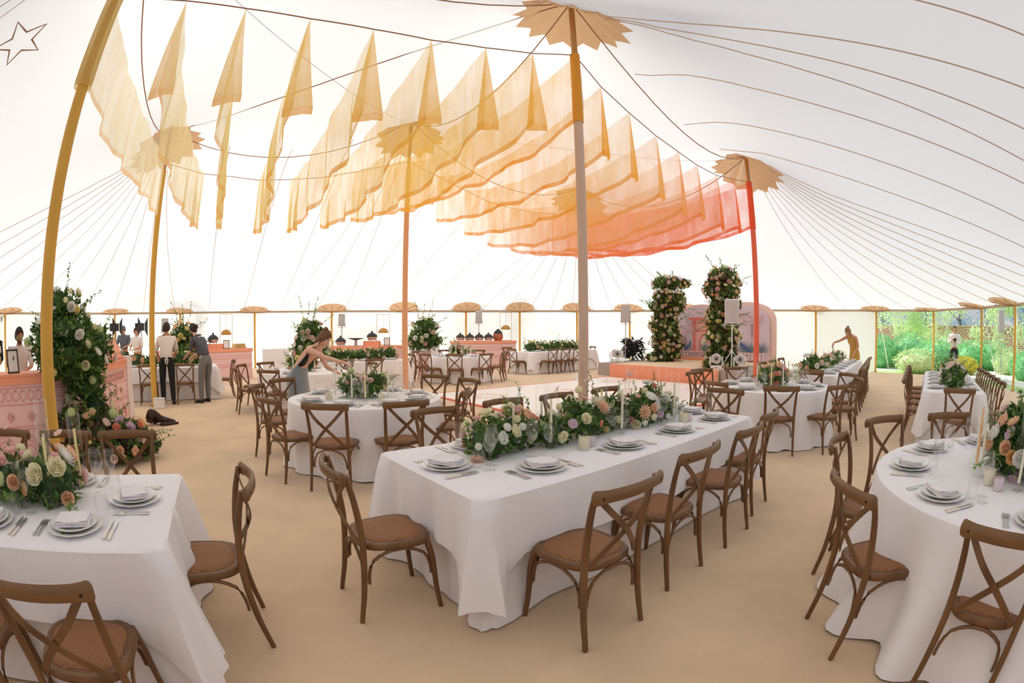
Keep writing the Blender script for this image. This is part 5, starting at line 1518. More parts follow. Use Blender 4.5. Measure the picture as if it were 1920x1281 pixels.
arrangement('flower_cascade', 'white and green flowers at the far left edge behind the bar', 'flower arrangement', (-7.35, 3.55, 1.10), 0, [(0, 0, .3, .25, .25, .3), (0, 0, .7, .18, .18, .25)], 1200, [('rose', 'white', 7, .06), ('hydrangea', 'green', 3, .1), ('rose', 'cream', 5, .05)], 53, leaf_size=.08, sprigs=[(0, 0, .8, .05, 0, .3, 8)])

# dark jacket dropped on the carpet
m = MB()
for (pts, rr__) in (([(0, 0, .05), (.05, .02, .16), (.10, .05, .20), (.22, .0, .12), (.34, -.05, .06)], .07), ([(.08, .10, .04), (.2, .12, .09), (.36, .06, .06), (.5, .0, .03)], .06), ([(-.02, .03, .1), (.03, .05, .22), (.1, .06, .24)], .05), ([(.2, -.1, .03), (.35, -.1, .03), (.56, -.02, .02)], .03)):
    m.tube(bez(pts, 4), rr__, 8, scale=[1.1 - .6 * abs(i / (4 * (len(pts) - 1)) - .35) for i in range(4 * (len(pts) - 1) + 1)])
m.v = [(a, b, max(c, .003)) for a, b, c in m.v]
o = m.build('dropped_jacket', mat('dark_brown_cloth', (58, 40, 32), .7, noise_amt=.3), loc=(-6.1, 6.45, 0), rot=(0, 0, .8)); tag(o, 'dark jacket dropped on the carpet by the bar flowers', 'jacket')
for (x, y, l) in ((-7.27, 8.10, 'white box at the foot of the rear mustard pole'), (2.0, 14.85, 'white box at the foot of the rear coral pole')):
    e = empty('socket_box', (x, y, 0), .4, l, 'box')
    MB().box(-.12, -.09, 0, .12, .09, .20).build('body', M_WHITE, e, bevel=.01)
    MB().box(-.125, -.095, .20, .125, .095, .215).build('lid', M_WHITE, e, bevel=.004)

# ================================================================ BUFFET COUNTERS
def buffet(a, b, zt, label, depth=.75):
    a, b = Vector((*a, 0)), Vector((*b, 0)); d = b - a; L = d.length; rz = math.atan2(d.y, d.x)
    o = empty('buffet_counter', (a.x, a.y, 0), rz, label, 'counter')
    MB().box(0, 0, 0, L, depth, zt - .10).build('skirt', M_PINK, o, smooth=False)
    MB().box(-.03, -.03, zt - .10, L + .03, depth + .03, zt).build('top', M_CORAL, o, bevel=.008)
    m = MB(); n = int(L / .16)
    for k in range(n):
        x0 = L * k / n; w = L / n
        m.tube([(x0 + w * t, -.006, zt * .46 - .05 * math.sin(PI * t)) for t in np.linspace(0, 1, 7)], .008, 4)
        m.tube([(x0 + w * t, -.006, zt * .72 - .04 * math.sin(PI * t)) for t in np.linspace(0, 1, 5)], .006, 4)
    for zz in (zt * .5, zt * .78): m.tube([(0, -.006, zz), (L, -.006, zz)], .006, 4)
    m.build('scallop_pattern', M_PINKD, o)
    return lambda s, q, z_=0: tuple(Vector((a.x, a.y, zt + z_)) + d.normalized() * s + Vector((-d.y, d.x, 0)).normalized() * q), L, rz
b1, L1, r1 = buffet((-10.3, 11.9), (-8.55, 14.6), 1.0, 'pink scalloped buffet counter with coral top behind the waiters')
b2, L2, r2 = buffet((-6.25, 16.2), (-3.75, 17.3), 1.0, 'pink scalloped buffet counter left of the peach pole')
b3, L3, r3 = buffet((-2.2, 18.9), (0.15, 19.7), 1.10, 'pink scalloped buffet counter with black lidded pots')
def riser(p, rz, w, h, label):
    o = MB().box(-w/2, -.2, 0, w/2, .2, h).build('display_riser', M_CORAL, bevel=.006, loc=p, rot=(0, 0, rz)); tag(o, label, 'riser')
riser(b1(1.9, .4), r1, .75, .16, 'coral riser under the black domed pot behind the waiters')
riser(b2(1.55, .4), r2, .60, .16, 'coral riser under the black domed pot by the peach pole')
def domed():
    o = empty('domed_pot', label='x', cat='pot')
    MB().lathe([(.001, .03), (.13, .03), (.17, .10), (.18, .13), (.001, .13)], 20).build('silver_pan', M_SILVER, o)
    l = MB().lathe([(.185, .13), (.18, .16), (.12, .235), (.05, .27), (.001, .275)], 20).build('black_lid', M_BLACK, o)
    MB().lathe([(.001, .27), (.03, .275), (.035, .29), (.02, .31), (.045, .325), (.001, .33)], 12).build('lid_knob', M_BLACK, l)
    for k in range(3):
        a = k * 2 * PI / 3; MB().tube([(.15 * math.cos(a), .15 * math.sin(a), .0), (.12 * math.cos(a), .12 * math.sin(a), .06)], .012, 6).build('foot', M_SILVER, o)
    return Proto(o)
DOM = domed()
for (f, s, q, z_, sc, lab) in ((b1, 1.0, .35, 0, 1.1, 'left on the buffet behind the waiters'), (b1, 1.9, .4, .161, 1.1, 'raised on the coral riser behind the waiters'), (b2, .4, .35, 0, 1.1, 'left on the buffet beside the bending woman'), (b2, 1.55, .4, .161, 1.1, 'raised on the riser by the peach pole'),
                          (b3, .3, .3, 0, 1.0, 'first of the row of four on the far buffet'), (b3, .68, .3, 0, 1.0, 'second of the row of four on the far buffet'), (b3, 1.06, .3, 0, 1.0, 'third of the row of four on the far buffet'), (b3, 1.44, .3, 0, 1.0, 'fourth of the row of four on the far buffet')):
    DOM.put(f(s, q, z_), 0, 'black lidded serving pot ' + lab, 'black lidded pots on the buffets', scale=sc)
def bowl():
    o = empty('wide_serving_bowl', label='x', cat='bowl')
    MB().lathe([(.001, .20), (.10, .205), (.30, .26), (.31, .27), (.10, .225), (.001, .22)], 24).build('black_bowl', M_BLACK, o)
    MB().lathe([(.001, .0), (.12, 0), (.12, .01), (.05, .03), (.06, .2), (.001, .2)], 16).build('silver_stand', M_SILVER, o)
    return Proto(o)
BW = bowl()
BW.put(b1(1.42, .35), 0, 'wide black bowl on a stand on the buffet behind the waiters', 'wide bowls on the buffets'); BW.put(b2(.95, .35), 0, 'wide black bowl on a stand on the buffet near the bending woman', 'wide bowls on the buffets')
e = empty('terracotta_pot', b3(1.84, .3), 0, 'terracotta pot with a dark domed lid on the far buffet', 'pot')
MB().lathe([(.001, 0), (.13, 0), (.20, .10), (.20, .24), (.17, .28), (.001, .28)], 20).build('pot_body', mat('terracotta', (182, 104, 70), .7, noise_amt=.15), e)
MB().lathe([(.18, .28), (.15, .36), (.05, .44), (.03, .47), (.001, .475)], 20).build('lid', M_BLACK, e)
def lampframe(p, rz, label):
    o = empty('hanging_lamp_frame', p, rz, label, 'lamp')
    m = MB()
    for s in (-1, 1): m.tube([(s * .24, 0, 0), (s * .24, 0, 1.12)], .009, 6)
    m.tube([(-.24, 0, 1.12), (.24, 0, 1.12)], .009, 6); m.tube([(-.24, 0, .01), (.24, 0, .01)], .009, 6)
    m.build('gold_frame', M_GOLD, o)
    MB().tube([(0, 0, 1.12), (0, 0, .62)], .004, 4).build('cord', M_BLACK, o)
    MB().lathe([(.19, .44), (.185, .50), (.12, .59), (.03, .625), (.001, .625)], 20, wob=lambda a, i: 1 + .03 * math.cos(9 * a)).build('brass_shade', M_BRASS, o)
lampframe(b1(2.45, .5), r1, 'brass dome lamp hanging in a slim gold frame behind the waiters buffet')
lampframe(b2(2.0, .6), r2, 'brass dome lamp hanging in a slim gold frame left of the peach pole')
lampframe(b3(2.2, .4), r3, 'brass dome lamp hanging in a slim gold frame on the far buffet')
for p, rz, l in ((b1(.15, .2), r1, 'small framed menu on the buffet between the waiters'), (b1(2.3, .15), r1, 'framed menu beside the brass lamp on the waiters buffet'), (b2(2.05, .12), r2, 'framed menu on the buffet left of the peach pole')):
    frame(p[0], p[1], p[2] + .001, face_cam(p[0], p[1]), .22, .28, l, .1)
o = MB().prism([(0, 0, 0), (.45, 0, 0), (.40, 0, .15), (.05, 0, .15)], (0, .3, 0)).build('gold_tray_stand', M_GOLD, loc=b1(2.62, .15), rot=(0, 0, r1), smooth=False); tag(o, 'gold tray stand at the end of the waiters buffet', 'stand')
# low white cloth side table between the buffets
for (x, y, l) in ((-7.75, 14.9, 'white cloth side table right of the waiters buffet'), (-3.1, 17.3, 'white cloth side table right of the peach pole')):
    o = MB().box(-.45, -.35, 0, .45, .35, .98).build('draped_side_table', M_CLOTH, bevel=.02, loc=(x, y, 0), rot=(0, 0, .6)); tag(o, l, 'table')
speaker(-10.9, 12.6, 1.55, 0, 'small grey loudspeaker on a stand left of the waiters buffet', w=.26, h=.45)
speaker(-6.2, 17.3, 1.7, 0, 'small grey loudspeaker above the buffet beside the bending woman', w=.26, h=.45)
speaker(-1.35, 20.2, 1.8, 0, 'small grey loudspeaker above the far buffet pots', w=.28, h=.5)
# photo lights
def softlight(x, y, label, s=1.0):
    o = empty('studio_light', (x, y, 0), face_cam(x, y) + .9, label, 'studio light')
    MB().tube([(0, 0, .5), (0, 0, 1.75)], .014, 6).build('stand', M_BLACK, o)
    for k in range(3):
        a = k * 2.09; MB().tube([(0, 0, .6), (.35 * math.cos(a), .35 * math.sin(a), 0.01)], .012, 6).build('leg', M_BLACK, o)
    MB().prism([(-.12, -.05, 1.62), (.12, -.05, 1.62), (.12, -.05, 1.86), (-.12, -.05, 1.86)], (0, .25, 0)).build('lamp_body', M_BLACK, o, bevel=.01)
    m = MB().prism([(-.28, -.06, 1.45), (-.12, -.06, 1.62), (-.12, -.06, 1.86), (-.28, -.06, 2.03)], (0, -.02, 0)); m.build('barn_door', M_BLACK, o, smooth=False)
    m = MB().prism([(.28, -.06, 1.45), (.12, -.06, 1.62), (.12, -.06, 1.86), (.28, -.06, 2.03)], (0, -.02, 0)); m.build('barn_door', M_BLACK, o, smooth=False)
softlight(-12.1, 11.3, 'black studio light with flaps behind the bar, left one'); softlight(-11.5, 12.0, 'black studio light with flaps behind the bar, right one')
# ================================================================ PEOPLE
M_SKIN = mat('skin', (232, 182, 156), .55, noise_amt=.04, noise_scale=12)
M_SKIN2 = mat('tanned_skin', (204, 146, 112), .55, noise_amt=.04, noise_scale=12)
M_HAIRD = mat('dark_hair', (44, 30, 24), .6, noise_amt=.4, noise_scale=60, stretch=(1, 1, .2))
M_HAIRB = mat('brown_hair', (112, 76, 52), .6, noise_amt=.4, noise_scale=60, stretch=(1, 1, .2))
M_HAIRL = mat('light_brown_hair', (150, 108, 70), .6, noise_amt=.4, noise_scale=60, stretch=(1, 1, .2))
def skin_part(chains, sub=2):
    """chains of (point, radius); chains starting on an existing point join there. Returns (verts, faces)"""
    vs_, es, rs = [], [], []
    idx = {}
    def key(p): return tuple(round(c, 4) for c in p)
    for ch in chains:
        prev = None
        for p, r in ch:
            k = key(p)
            if k not in idx: idx[k] = len(vs_); vs_.append(tuple(p)); rs.append(r)
            i = idx[k]
            if prev is not None and prev != i: es.append((prev, i))
            prev = i
    me = bpy.data.meshes.new('tmp'); me.from_pydata(vs_, es, [])
    o = bpy.data.objects.new('tmp', me); COL.objects.link(o)
    sk = o.modifiers.new('s', 'SKIN'); sk.use_smooth_shade = True
    if not me.skin_vertices: 
        bm = bmesh.new(); bm.from_mesh(me); bm.verts.layers.skin.verify(); bm.to_mesh(me); bm.free()
    for i, sv in enumerate(me.skin_vertices[0].data):
        r = rs[i]; sv.radius = (r, r) if not isinstance(r, tuple) else r
        sv.use_root = (i == 0)
    sb = o.modifiers.new('u', 'SUBSURF'); sb.levels = sub; sb.render_levels = sub
    dg = bpy.context.evaluated_depsgraph_get(); dg.update()
    ev = o.evaluated_get(dg); em = ev.to_mesh()
    V = [tuple(v.co) for v in em.vertices]; Fs = [tuple(p.vertices) for p in em.polygons]
    ev.to_mesh_clear(); bpy.data.objects.remove(o); bpy.data.meshes.remove(me)
    return V, Fs
def add_raw(m, VF):
    b = len(m.v); m.v += VF[0]
    for f in VF[1]: m.face(*[b + i for i in f])
def head_shape(m, c, R_, s=1.0):
    """a head with brow, sockets, nose, mouth, chin and ears; local +y is the face"""
    nu, nv = 28, 20
    b = len(m.v)
    g = lambda x, w: math.exp(-(x / w) ** 2)
    for i in range(nu):
        a = 2 * PI * i / nu
        for j in range(nv):
            t = PI * j / (nv - 1); zz = -math.cos(t); rr_ = math.sin(t)
            x = .076 * rr_ * math.sin(a); y = .094 * rr_ * math.cos(a); z_ = .116 * zz
            f = max(0, math.cos(a)) * rr_
            if zz < -.15: x *= 1 - .30 * (-zz - .15); y -= .020 * (-zz) * (1 if math.cos(a) < 0 else -.2); 
            ax = x / .076
            if math.cos(a) > 0:
                y += .022 * g(ax, .16) * g(zz + .14, .17) * f          # nose
                y -= .012 * (g(ax - .42, .2) + g(ax + .42, .2)) * g(zz - .06, .12) * f   # sockets
                y += .005 * g(zz - .24, .1) * f                      # brow
                y += .006 * g(ax, .3) * g(zz + .50, .10) * f           # lips
                y -= .004 * g(ax, .35) * g(zz + .42, .05) * f
                y += .010 * g(ax, .35) * g(zz + .82, .15) * f          # chin
            m.v.append(tuple(R_ @ (Vector((x, y, z_)) * s) + c))
    for i in range(nu):
        i2 = (i + 1) % nu
        for j in range(nv - 1): m.face(b + i * nv + j, b + i2 * nv + j, b + i2 * nv + j + 1, b + i * nv + j + 1)
    for sx in (-1, 1):
        n0 = len(m.v); m.ball((0, 0, 0), 1, 8, 6)
        for k in range(n0, len(m.v)):
            v = m.v[k]; m.v[k] = tuple(R_ @ (Vector((sx * .078 + v[0] * .008, -.004 + v[1] * .018, -.008 + v[2] * .030)) * s) + c)
def facial(c, R_, e, lipcol=(190, 110, 104), beard=None, s=1.0):
    for sx in (-1, 1):
        MB().ball((0, 0, 0), .0105, 10, 7).build('eye', mat('eye_white', (236, 232, 226), .2), e, loc=R_ @ (Vector((sx * .032, .071, .009)) * s) + c)
        MB().ball((0, 0, 0), .0055, 8, 6).build('iris', mat('dark_iris', (46, 34, 28), .2), e, loc=R_ @ (Vector((sx * .032, .0795, .008)) * s) + c)
        MB().tube([R_ @ (Vector((sx * (.018 + .028 * t), .089 - .012 * t, .030 + .006 * math.sin(PI * t))) * s) + c for t in (0, .33, .66, 1)], .0028, 5).build('eyebrow', M_HAIRD, e)
    MB().tube([R_ @ (Vector((x, .0945 - 9 * x * x, -.056)) * s) + c for x in (-.022, -.011, 0, .011, .022)], .0042, 6, scale=[.4, 1, 1.1, 1, .4]).build('lips', mat('lips', lipcol, .5), e)
def hair_cap(c, R_, mat_, e, length=0.0, bun=None, bulk=1.0, front=.55, strands=None, name='hair'):
    m = MB(); nu, nv = 26, 16
    def fn(i, j):
        a = 2 * PI * i / nu; 
        # a=0 faces front; hair reaches lower at the back
        low = -.12 - .62 * (1 - math.cos(a)) / 2 + .06 * math.sin(9 * a)
        lowz = front * max(0, math.cos(a)) ** 1.2 + low * (1 - max(0, math.cos(a)) ** 1.2)
        t0 = math.acos(max(-1, min(1, lowz))); t = t0 * j / (nv - 1)
        k = 1.08 * bulk + .035 * math.sin(a * 7 + j * 1.7) + .03 * math.sin(a * 13 - j * .9) * min(1, j / 4)
        return R_ @ Vector((.079 * k * math.sin(t) * math.sin(a), .096 * k * math.sin(t) * math.cos(a) - .004, .120 * k * math.cos(t) + .002)) + c
    m.grid(nu, nv, fn, close_u=True)
    if bun: m.ball(tuple(R_ @ Vector(bun[:3]) + c), bun[3], 10, 8)
    if strands:
        for pts, r in strands: m.tube([R_ @ Vector(p) + c for p in pts], r, 6, scale=[1 - .5 * k / (len(pts) - 1) for k in range(len(pts))])
    return m.build(name, mat_, e)
def hand_chains(w, d, n, s=1.0, curl=.35, side=1):
    """five-fingered hand from wrist w along d, palm normal n"""
    w = Vector(w); d = Vector(d).normalized(); n = Vector(n); n = (n - d * n.dot(d)).normalized(); t = d.cross(n) * side
    palm = w + d * .045 * s; kn = w + d * .085 * s
    ch = [[(w, .024 * s), (palm, (.034 * s, .018 * s))]]
    for k, (o_, L) in enumerate(((-.028, .062), (-.010, .074), (.010, .070), (.027, .055))):
        b = kn + t * o_ * s
        p1 = b + (d + n * curl * .4) .normalized() * L * .45 * s; p2 = p1 + (d + n * curl * 1.2).normalized() * L * .32 * s; p3 = p2 + (d + n * curl * 2.2).normalized() * L * .25 * s
        ch.append([(palm, .018 * s), (b, .0095 * s), (p1, .0085 * s), (p2, .0075 * s), (p3, .0065 * s)])
    tb = w + d * .025 * s - t * .022 * s
    p1 = tb + (d * .6 - t * .8 + n * .2).normalized() * .035 * s; p2 = p1 + (d - t * .3 + n * .3).normalized() * .032 * s
    ch.append([(palm, .018 * s), (tb, .012 * s), (p1, .0105 * s), (p2, .0085 * s)])
    return ch
def loft(m, rings, n=20):
    """rings: (centre, rx vector, ry vector)"""
    def fn(i, j):
        c, rx, ry = rings[j]; a = 2 * PI * i / n
        return Vector(c) + Vector(rx) * math.cos(a) + Vector(ry) * math.sin(a)
    m.grid(n, len(rings), fn, close_u=True); return m

def person(name_label, loc, rz, J, skin=M_SKIN, head_rot=(0, 0, 0), head_s=1.0, palm=((0, 0, -1), (0, 0, -1)), hd=None):
    """J: joints in local space (+y forward)"""
    e = empty('person', loc, rz, name_label, 'person')
    V = {k: Vector(v) for k, v in J.items()}
    neck, chest, waist, pel = V['neck'], V['chest'], V['waist'], V['pelvis']
    hc = V['head']
    ch = [[(pel, (.135, .105)), (waist, (.115, .09)), (chest, .108), (neck, .052), (hc + (neck - hc) * .45, .052)]]
    for s, sd in (('l', 1), ('r', -1)):
        sh, el, wr = V[s + 'sh'], V[s + 'el'], V[s + 'wr']
        ch.append([(chest, .108), (sh, .054), (sh.lerp(el, .5), .045), (el, .036), (el.lerp(wr, .4), .036), (wr, .024)])
        d = (wr - el).normalized() if hd is None else (Vector(hd[0 if s == 'l' else 1]) if hd[0 if s == 'l' else 1] else (wr - el).normalized())
        ch += hand_chains(wr, d, palm[0 if s == 'l' else 1], 1.0, .35, 1 if s == 'l' else -1)
        hp, kn, an, toe = V[s + 'hp'], V[s + 'kn'], V[s + 'an'], V[s + 'toe']
        ch.append([(pel, (.135, .105)), (hp, .085), (hp.lerp(kn, .5), .074), (kn, .054), (kn.lerp(an, .35), .052), (an, .036), (toe, .030)])
    m = MB(); add_raw(m, skin_part(ch, 2))
    R_ = Matrix.Rotation(head_rot[2], 3, 'Z') @ Matrix.Rotation(head_rot[0], 3, 'X') @ Matrix.Rotation(head_rot[1], 3, 'Y')
    head_shape(m, hc, R_, head_s)
    m.build('body', skin, e)
    facial(hc, R_, e)
    return e, V, R_
def garment(e, name, m_, chains, grow=0.0, extra=None, sub=2):
    m = MB(); add_raw(m, skin_part(chains, sub))
    if extra: extra(m)
    return m.build(name, m_, e)
def trousers(e, V, m_, shorts=False, name='trousers', w=1.0):
    ch = []
    for s in ('l', 'r'):
        hp, kn, an = V[s + 'hp'], V[s + 'kn'], V[s + 'an']
        c = [(V['pelvis'], (.155 * w, .125 * w)), (hp, .104 * w), (hp.lerp(kn, .5), .094 * w)]
        c += [(kn + (hp - kn) * .12, .085 * w)] if shorts else [(kn, .076 * w), (kn.lerp(an, .5), .070 * w), (an - Vector((0, 0, .01)), .060 * w)]
        ch.append(c)
    ch.append([(V['pelvis'], (.155 * w, .125 * w)), (V['pelvis'].lerp(V['waist'], .6), (.145 * w, .115 * w))])
    return garment(e, name, m_, ch)
def shirt(e, V, m_, sleeve=1.0, name='shirt', w=1.0):
    ch = [[(V['chest'], .155 * w), (V['waist'], (.155 * w, .122 * w)), (V['waist'].lerp(V['pelvis'], .95), (.160 * w, .135 * w))], [(V['chest'], .155 * w), (V['chest'].lerp(V['neck'], .5), .118 * w), (V['chest'].lerp(V['neck'], .95), .072)]]
    for s in ('l', 'r'):
        sh, el, wr = V[s + 'sh'], V[s + 'el'], V[s + 'wr']
        c = [(V['chest'], .155 * w), (sh, .076), (sh.lerp(el, .5), .064), (el if sleeve > .5 else sh.lerp(el, .8), .056)]
        if sleeve > 1: c.append((el.lerp(wr, .85), .046))
        ch.append(c)
    return garment(e, name, m_, ch)
def shoes(e, V, m_):
    for s in ('l', 'r'):
        an, toe = V[s + 'an'], V[s + 'toe']; d = (toe - an); d.z = 0; d.normalize()
        m = MB(); n0 = 0; base = Vector((an.x, an.y, 0)) - d * .06; side = Vector((d.y, -d.x, 0))
        loft(m, [(base + d * t + Vector((0, 0, h / 2 + .004)), side * w, Vector((0, 0, h / 2))) for t, w, h in ((0, .01, .05), (.02, .034, .09), (.08, .042, .10), (.16, .046, .075), (.22, .044, .05), (.265, .02, .03), (.27, .003, .01))], 14)
        m.build('shoe', m_, e)
def stand_legs(J, lean=0.0, hw=.10, stance=.12, z=0.0):
    for s, sx in (('l', -1), ('r', 1)):
        J[s + 'hp'] = (sx * hw, J['pelvis'][1], J['pelvis'][2] - .06)
        J[s + 'kn'] = (sx * (hw + stance) / 2 * 1.05, J['pelvis'][1] * .55 + .03, .50)
        J[s + 'an'] = (sx * stance, 0, .085)
        J[s + 'toe'] = (sx * (stance + .03), .15, .03)
    return J

# waiter in a white shirt, back to camera, bending a little over the table
J = stand_legs({'pelvis': (0, 0, .97), 'waist': (0, .03, 1.12), 'chest': (0, .12, 1.36), 'neck': (0, .18, 1.52), 'head': (.0, .22, 1.645),
     'lsh': (-.19, .13, 1.42), 'lel': (-.26, .22, 1.16), 'lwr': (-.20, .42, .99), 'rsh': (.19, .13, 1.42), 'rel': (.25, .24, 1.16), 'rwr': (.16, .43, 1.0)})
e, V, R_ = person('person in a white shirt and black trousers, back turned, leaning over the far left table', (-7.42, 8.62, 0), math.radians(129 - 90), J, M_SKIN2, (-.35, 0, -.5))
shirt(e, V, mat('white_shirt_cotton', (238, 230, 226), .85, noise_amt=.03), 1.0); trousers(e, V, mat('black_trousers', (24, 24, 26), .8)); shoes(e, V, M_BLACK)
hair_cap(V['head'], R_, M_HAIRD, e, bulk=1.12, front=.45)
mA = mat('apron_white', (236, 232, 228), .9)
MB().tube([(-.14, -.125, 1.04), (0, -.14, 1.05), (.14, -.125, 1.04)], .012, 6).build('apron_string', mA, e)
for sx in (-1, 1): MB().tube([(0, -.145, 1.05), (sx * .03, -.15, .98), (sx * .015, -.15, .88)], .012, 5, scale=[.7, 1.6, .6]).build('apron_bow', mA, e)
# waiter in grey, side on, leaning in
J = stand_legs({'pelvis': (0, -.08, .97), 'waist': (0, .0, 1.12), 'chest': (0, .16, 1.34), 'neck': (0, .27, 1.50), 'head': (0, .34, 1.62),
     'lsh': (-.18, .17, 1.40), 'lel': (-.20, .24, 1.14), 'lwr': (-.14, .46, 1.02), 'rsh': (.18, .20, 1.40), 'rel': (.22, .26, 1.13), 'rwr': (.14, .46, 1.02)})
e, V, R_ = person('person in dark grey shirt and grey trousers, side-on at the far left table', (-6.78, 9.25, 0), math.radians(172 - 90), J, M_SKIN, (-.25, 0, .1))
shirt(e, V, mat('dark_grey_shirt', (84, 84, 92), .85, noise_amt=.08), 1.0); trousers(e, V, mat('grey_trousers', (122, 120, 120), .85)); shoes(e, V, M_BLACK)
hair_cap(V['head'], R_, M_HAIRD, e, bun=(0, -.12, .035, .045), bulk=1.05, front=.5)
M_BEARD = mat('beard', (96, 66, 50), .8)
def beard(V, R_, e):
    m = MB(); c = V['head']
    m.grid(13, 5, lambda i, j: R_ @ Vector((.072 * math.sin(-1.25 + 2.5 * i / 12) * (1 - .16 * j), .086 * math.cos(-1.25 + 2.5 * i / 12) + .006 + .004 * j, -.070 - .012 * j)) + c)
    m.build('beard', M_BEARD, e, solid=.008)
beard(V, R_, e)

# woman in a grey slip dress reaching across the left round table
J = stand_legs({'pelvis': (0, -.05, .95), 'waist': (0, .06, 1.10), 'chest': (0, .26, 1.25), 'neck': (.0, .39, 1.35), 'head': (.0, .48, 1.44),
     'rsh': (.16, .30, 1.29), 'rel': (.14, .60, 1.18), 'rwr': (.10, .86, 1.12), 'lsh': (-.15, .26, 1.27), 'lel': (-.17, .40, 1.02), 'lwr': (-.08, .60, .98)}, hw=.09, stance=.10)
WX, WY, WR = -3.17, 6.88, math.radians(-14 - 90)
e, V, R_ = person('person in a grey slip dress leaning across the left round table', (WX, WY, 0), WR, J, M_SKIN, (-.62, 0, .25), palm=((0, 0, -1), (0, 0, -1)))
V['chest2'] = V['chest']
M_SLIP = mat('grey_satin_slip', (140, 150, 156), .35, noise_amt=.05, sheen=.3)
m = MB()
loft(m, [((0, .245, 1.19), (.150, 0, 0), (0, .06, .105)), ((0, .17, 1.14), (.148, 0, 0), (0, .075, .10)), ((0, .07, 1.07), (.14, 0, 0), (0, .09, .08)), ((0, -.02, .99), (.165, 0, 0), (0, .135, .045)), ((0, -.06, .88), (.19, 0, 0), (0, .165, .0)), ((0, -.03, .6), (.20, 0, 0), (0, .17, 0)), ((0, .0, .3), (.23, 0, 0), (0, .19, 0)), ((0, .01, .16), (.245, 0, 0), (0, .21, 0))], 24)
m.build('slip_dress', M_SLIP, e)
m = MB()
loft(m, [((0, .315, 1.245), (.150, 0, 0), (0, .075, .105)), ((0, .27, 1.215), (.170, 0, 0), (0, .085, .125)), ((0, .20, 1.15), (.166, 0, 0), (0, .09, .122)), ((0, .14, 1.10), (.155, 0, 0), (0, .09, .105))], 24)
m.build('black_top', mat('black_jersey', (28, 28, 32), .8), e)
for sx in (-1, 1):
    MB().tube([(sx * .10, .30, 1.20), (sx * .105, .27, 1.335), (sx * .09, .20, 1.30), (sx * .04, .13, 1.24)], .004, 5).build('strap', M_BLACK, e)
hair_cap(V['head'], R_, M_HAIRB, e, bun=(0, -.055, .125, .042), bulk=1.06, front=.62, strands=[([(.07, .02, .02), (.085, .0, -.06), (.09, .01, -.13)], .010), ([(-.07, .02, .02), (-.085, .0, -.06), (-.09, .01, -.15)], .010)])
MB().tube([Vector((.10, .86, 1.12)) + Vector((.026 * math.cos(a), .0, .026 * math.sin(a))) for a in np.linspace(0, 6.1, 12)], .004, 5).build('bracelet', M_GOLD, e)

# woman in a mustard dress arranging flowers at the far end of her table
J = stand_legs({'pelvis': (0, -.05, .97), 'waist': (0, .02, 1.12), 'chest': (0, .15, 1.34), 'neck': (0, .24, 1.47), 'head': (.0, .35, 1.54),
     'rsh': (.17, .17, 1.39), 'rel': (.30, .36, 1.28), 'rwr': (.36, .62, 1.22), 'lsh': (-.17, .15, 1.38), 'lel': (-.24, .12, 1.12), 'lwr': (-.18, .26, .92)}, hw=.09, stance=.10)
e, V, R_ = person('person in a mustard slip dress bending over the long table', (9.62, 11.35, 0), math.radians(195 - 90), J, M_SKIN2, (-.75, 0, .1), hd=(None, (.1, .3, -1)))
m = MB()
loft(m, [((0, .17, 1.33), (.145, 0, 0), (0, .095, .05)), ((0, .12, 1.24), (.15, 0, 0), (0, .115, .04)), ((0, .03, 1.12), (.135, 0, 0), (0, .105, .03)), ((0, -.03, .98), (.165, 0, 0), (0, .125, .0)), ((0, -.04, .86), (.185, 0, 0), (0, .14, 0)), ((0, -.01, .5), (.19, 0, 0), (0, .16, 0)), ((0, .01, .25), (.20, 0, 0), (0, .18, 0))], 24)
m.build('slip_dress', mat('mustard_slip', (196, 150, 52), .5, sheen=.3), e)
for sx in (-1, 1): MB().tube([(sx * .09, .23, 1.35), (sx * .10, .19, 1.445), (sx * .08, .08, 1.38), (sx * .05, .05, 1.30)], .005, 5).build('strap', mat('mustard_slip', (196, 150, 52), .5), e)
hair_cap(V['head'], R_, M_HAIRL, e, bun=(0, -.09, .09, .04), bulk=1.06, front=.55, strands=[([(.07, .03, .02), (.08, .04, -.08), (.07, .06, -.2)], .014), ([(-.07, .03, .02), (-.08, .04, -.08), (-.07, .06, -.22)], .014)])

# photographer out on the grass
J = stand_legs({'pelvis': (0, 0, .98), 'waist': (0, .0, 1.13), 'chest': (0, .01, 1.38), 'neck': (0, .0, 1.54), 'head': (0, .02, 1.67),
     'lsh': (-.20, .0, 1.45), 'lel': (-.25, .05, 1.18), 'lwr': (-.06, .24, 1.20), 'rsh': (.20, .0, 1.45), 'rel': (.27, .04, 1.18), 'rwr': (.08, .26, 1.30)})
px_, py_ = 16.3, 12.35
e, V, R_ = person('person in a white shirt and black shorts standing outside holding a camera on a monopod', (px_, py_, 0), face_cam(-px_, -py_), J, M_SKIN2, (0, 0, 0))
shirt(e, V, mat('white_shirt_cotton', (238, 230, 226), .85), 2.0); trousers(e, V, mat('black_trousers', (24, 24, 26), .8), True, 'shorts'); shoes(e, V, M_BLACK)
hair_cap(V['head'], R_, M_HAIRD, e, bulk=1.04, front=.6)
cmr = empty('camera_on_monopod', (px_ - .22, py_ - .20, 0), face_cam(-px_, -py_), 'black camera with a long lens on a monopod held by the person outside', 'camera')
MB().box(-.07, -.03, 1.24, .07, .04, 1.35).build('camera_body', M_BLACK, cmr, bevel=.01)
MB().lathe([(.001, 0), (.035, 0), (.036, .10), (.045, .14), (.046, .2), (.001, .2)], 16).xf(Matrix.Rotation(-PI / 2, 4, 'X')).xf(Matrix.Translation((0, .03, 1.29))).build('lens', M_BLACK, cmr)
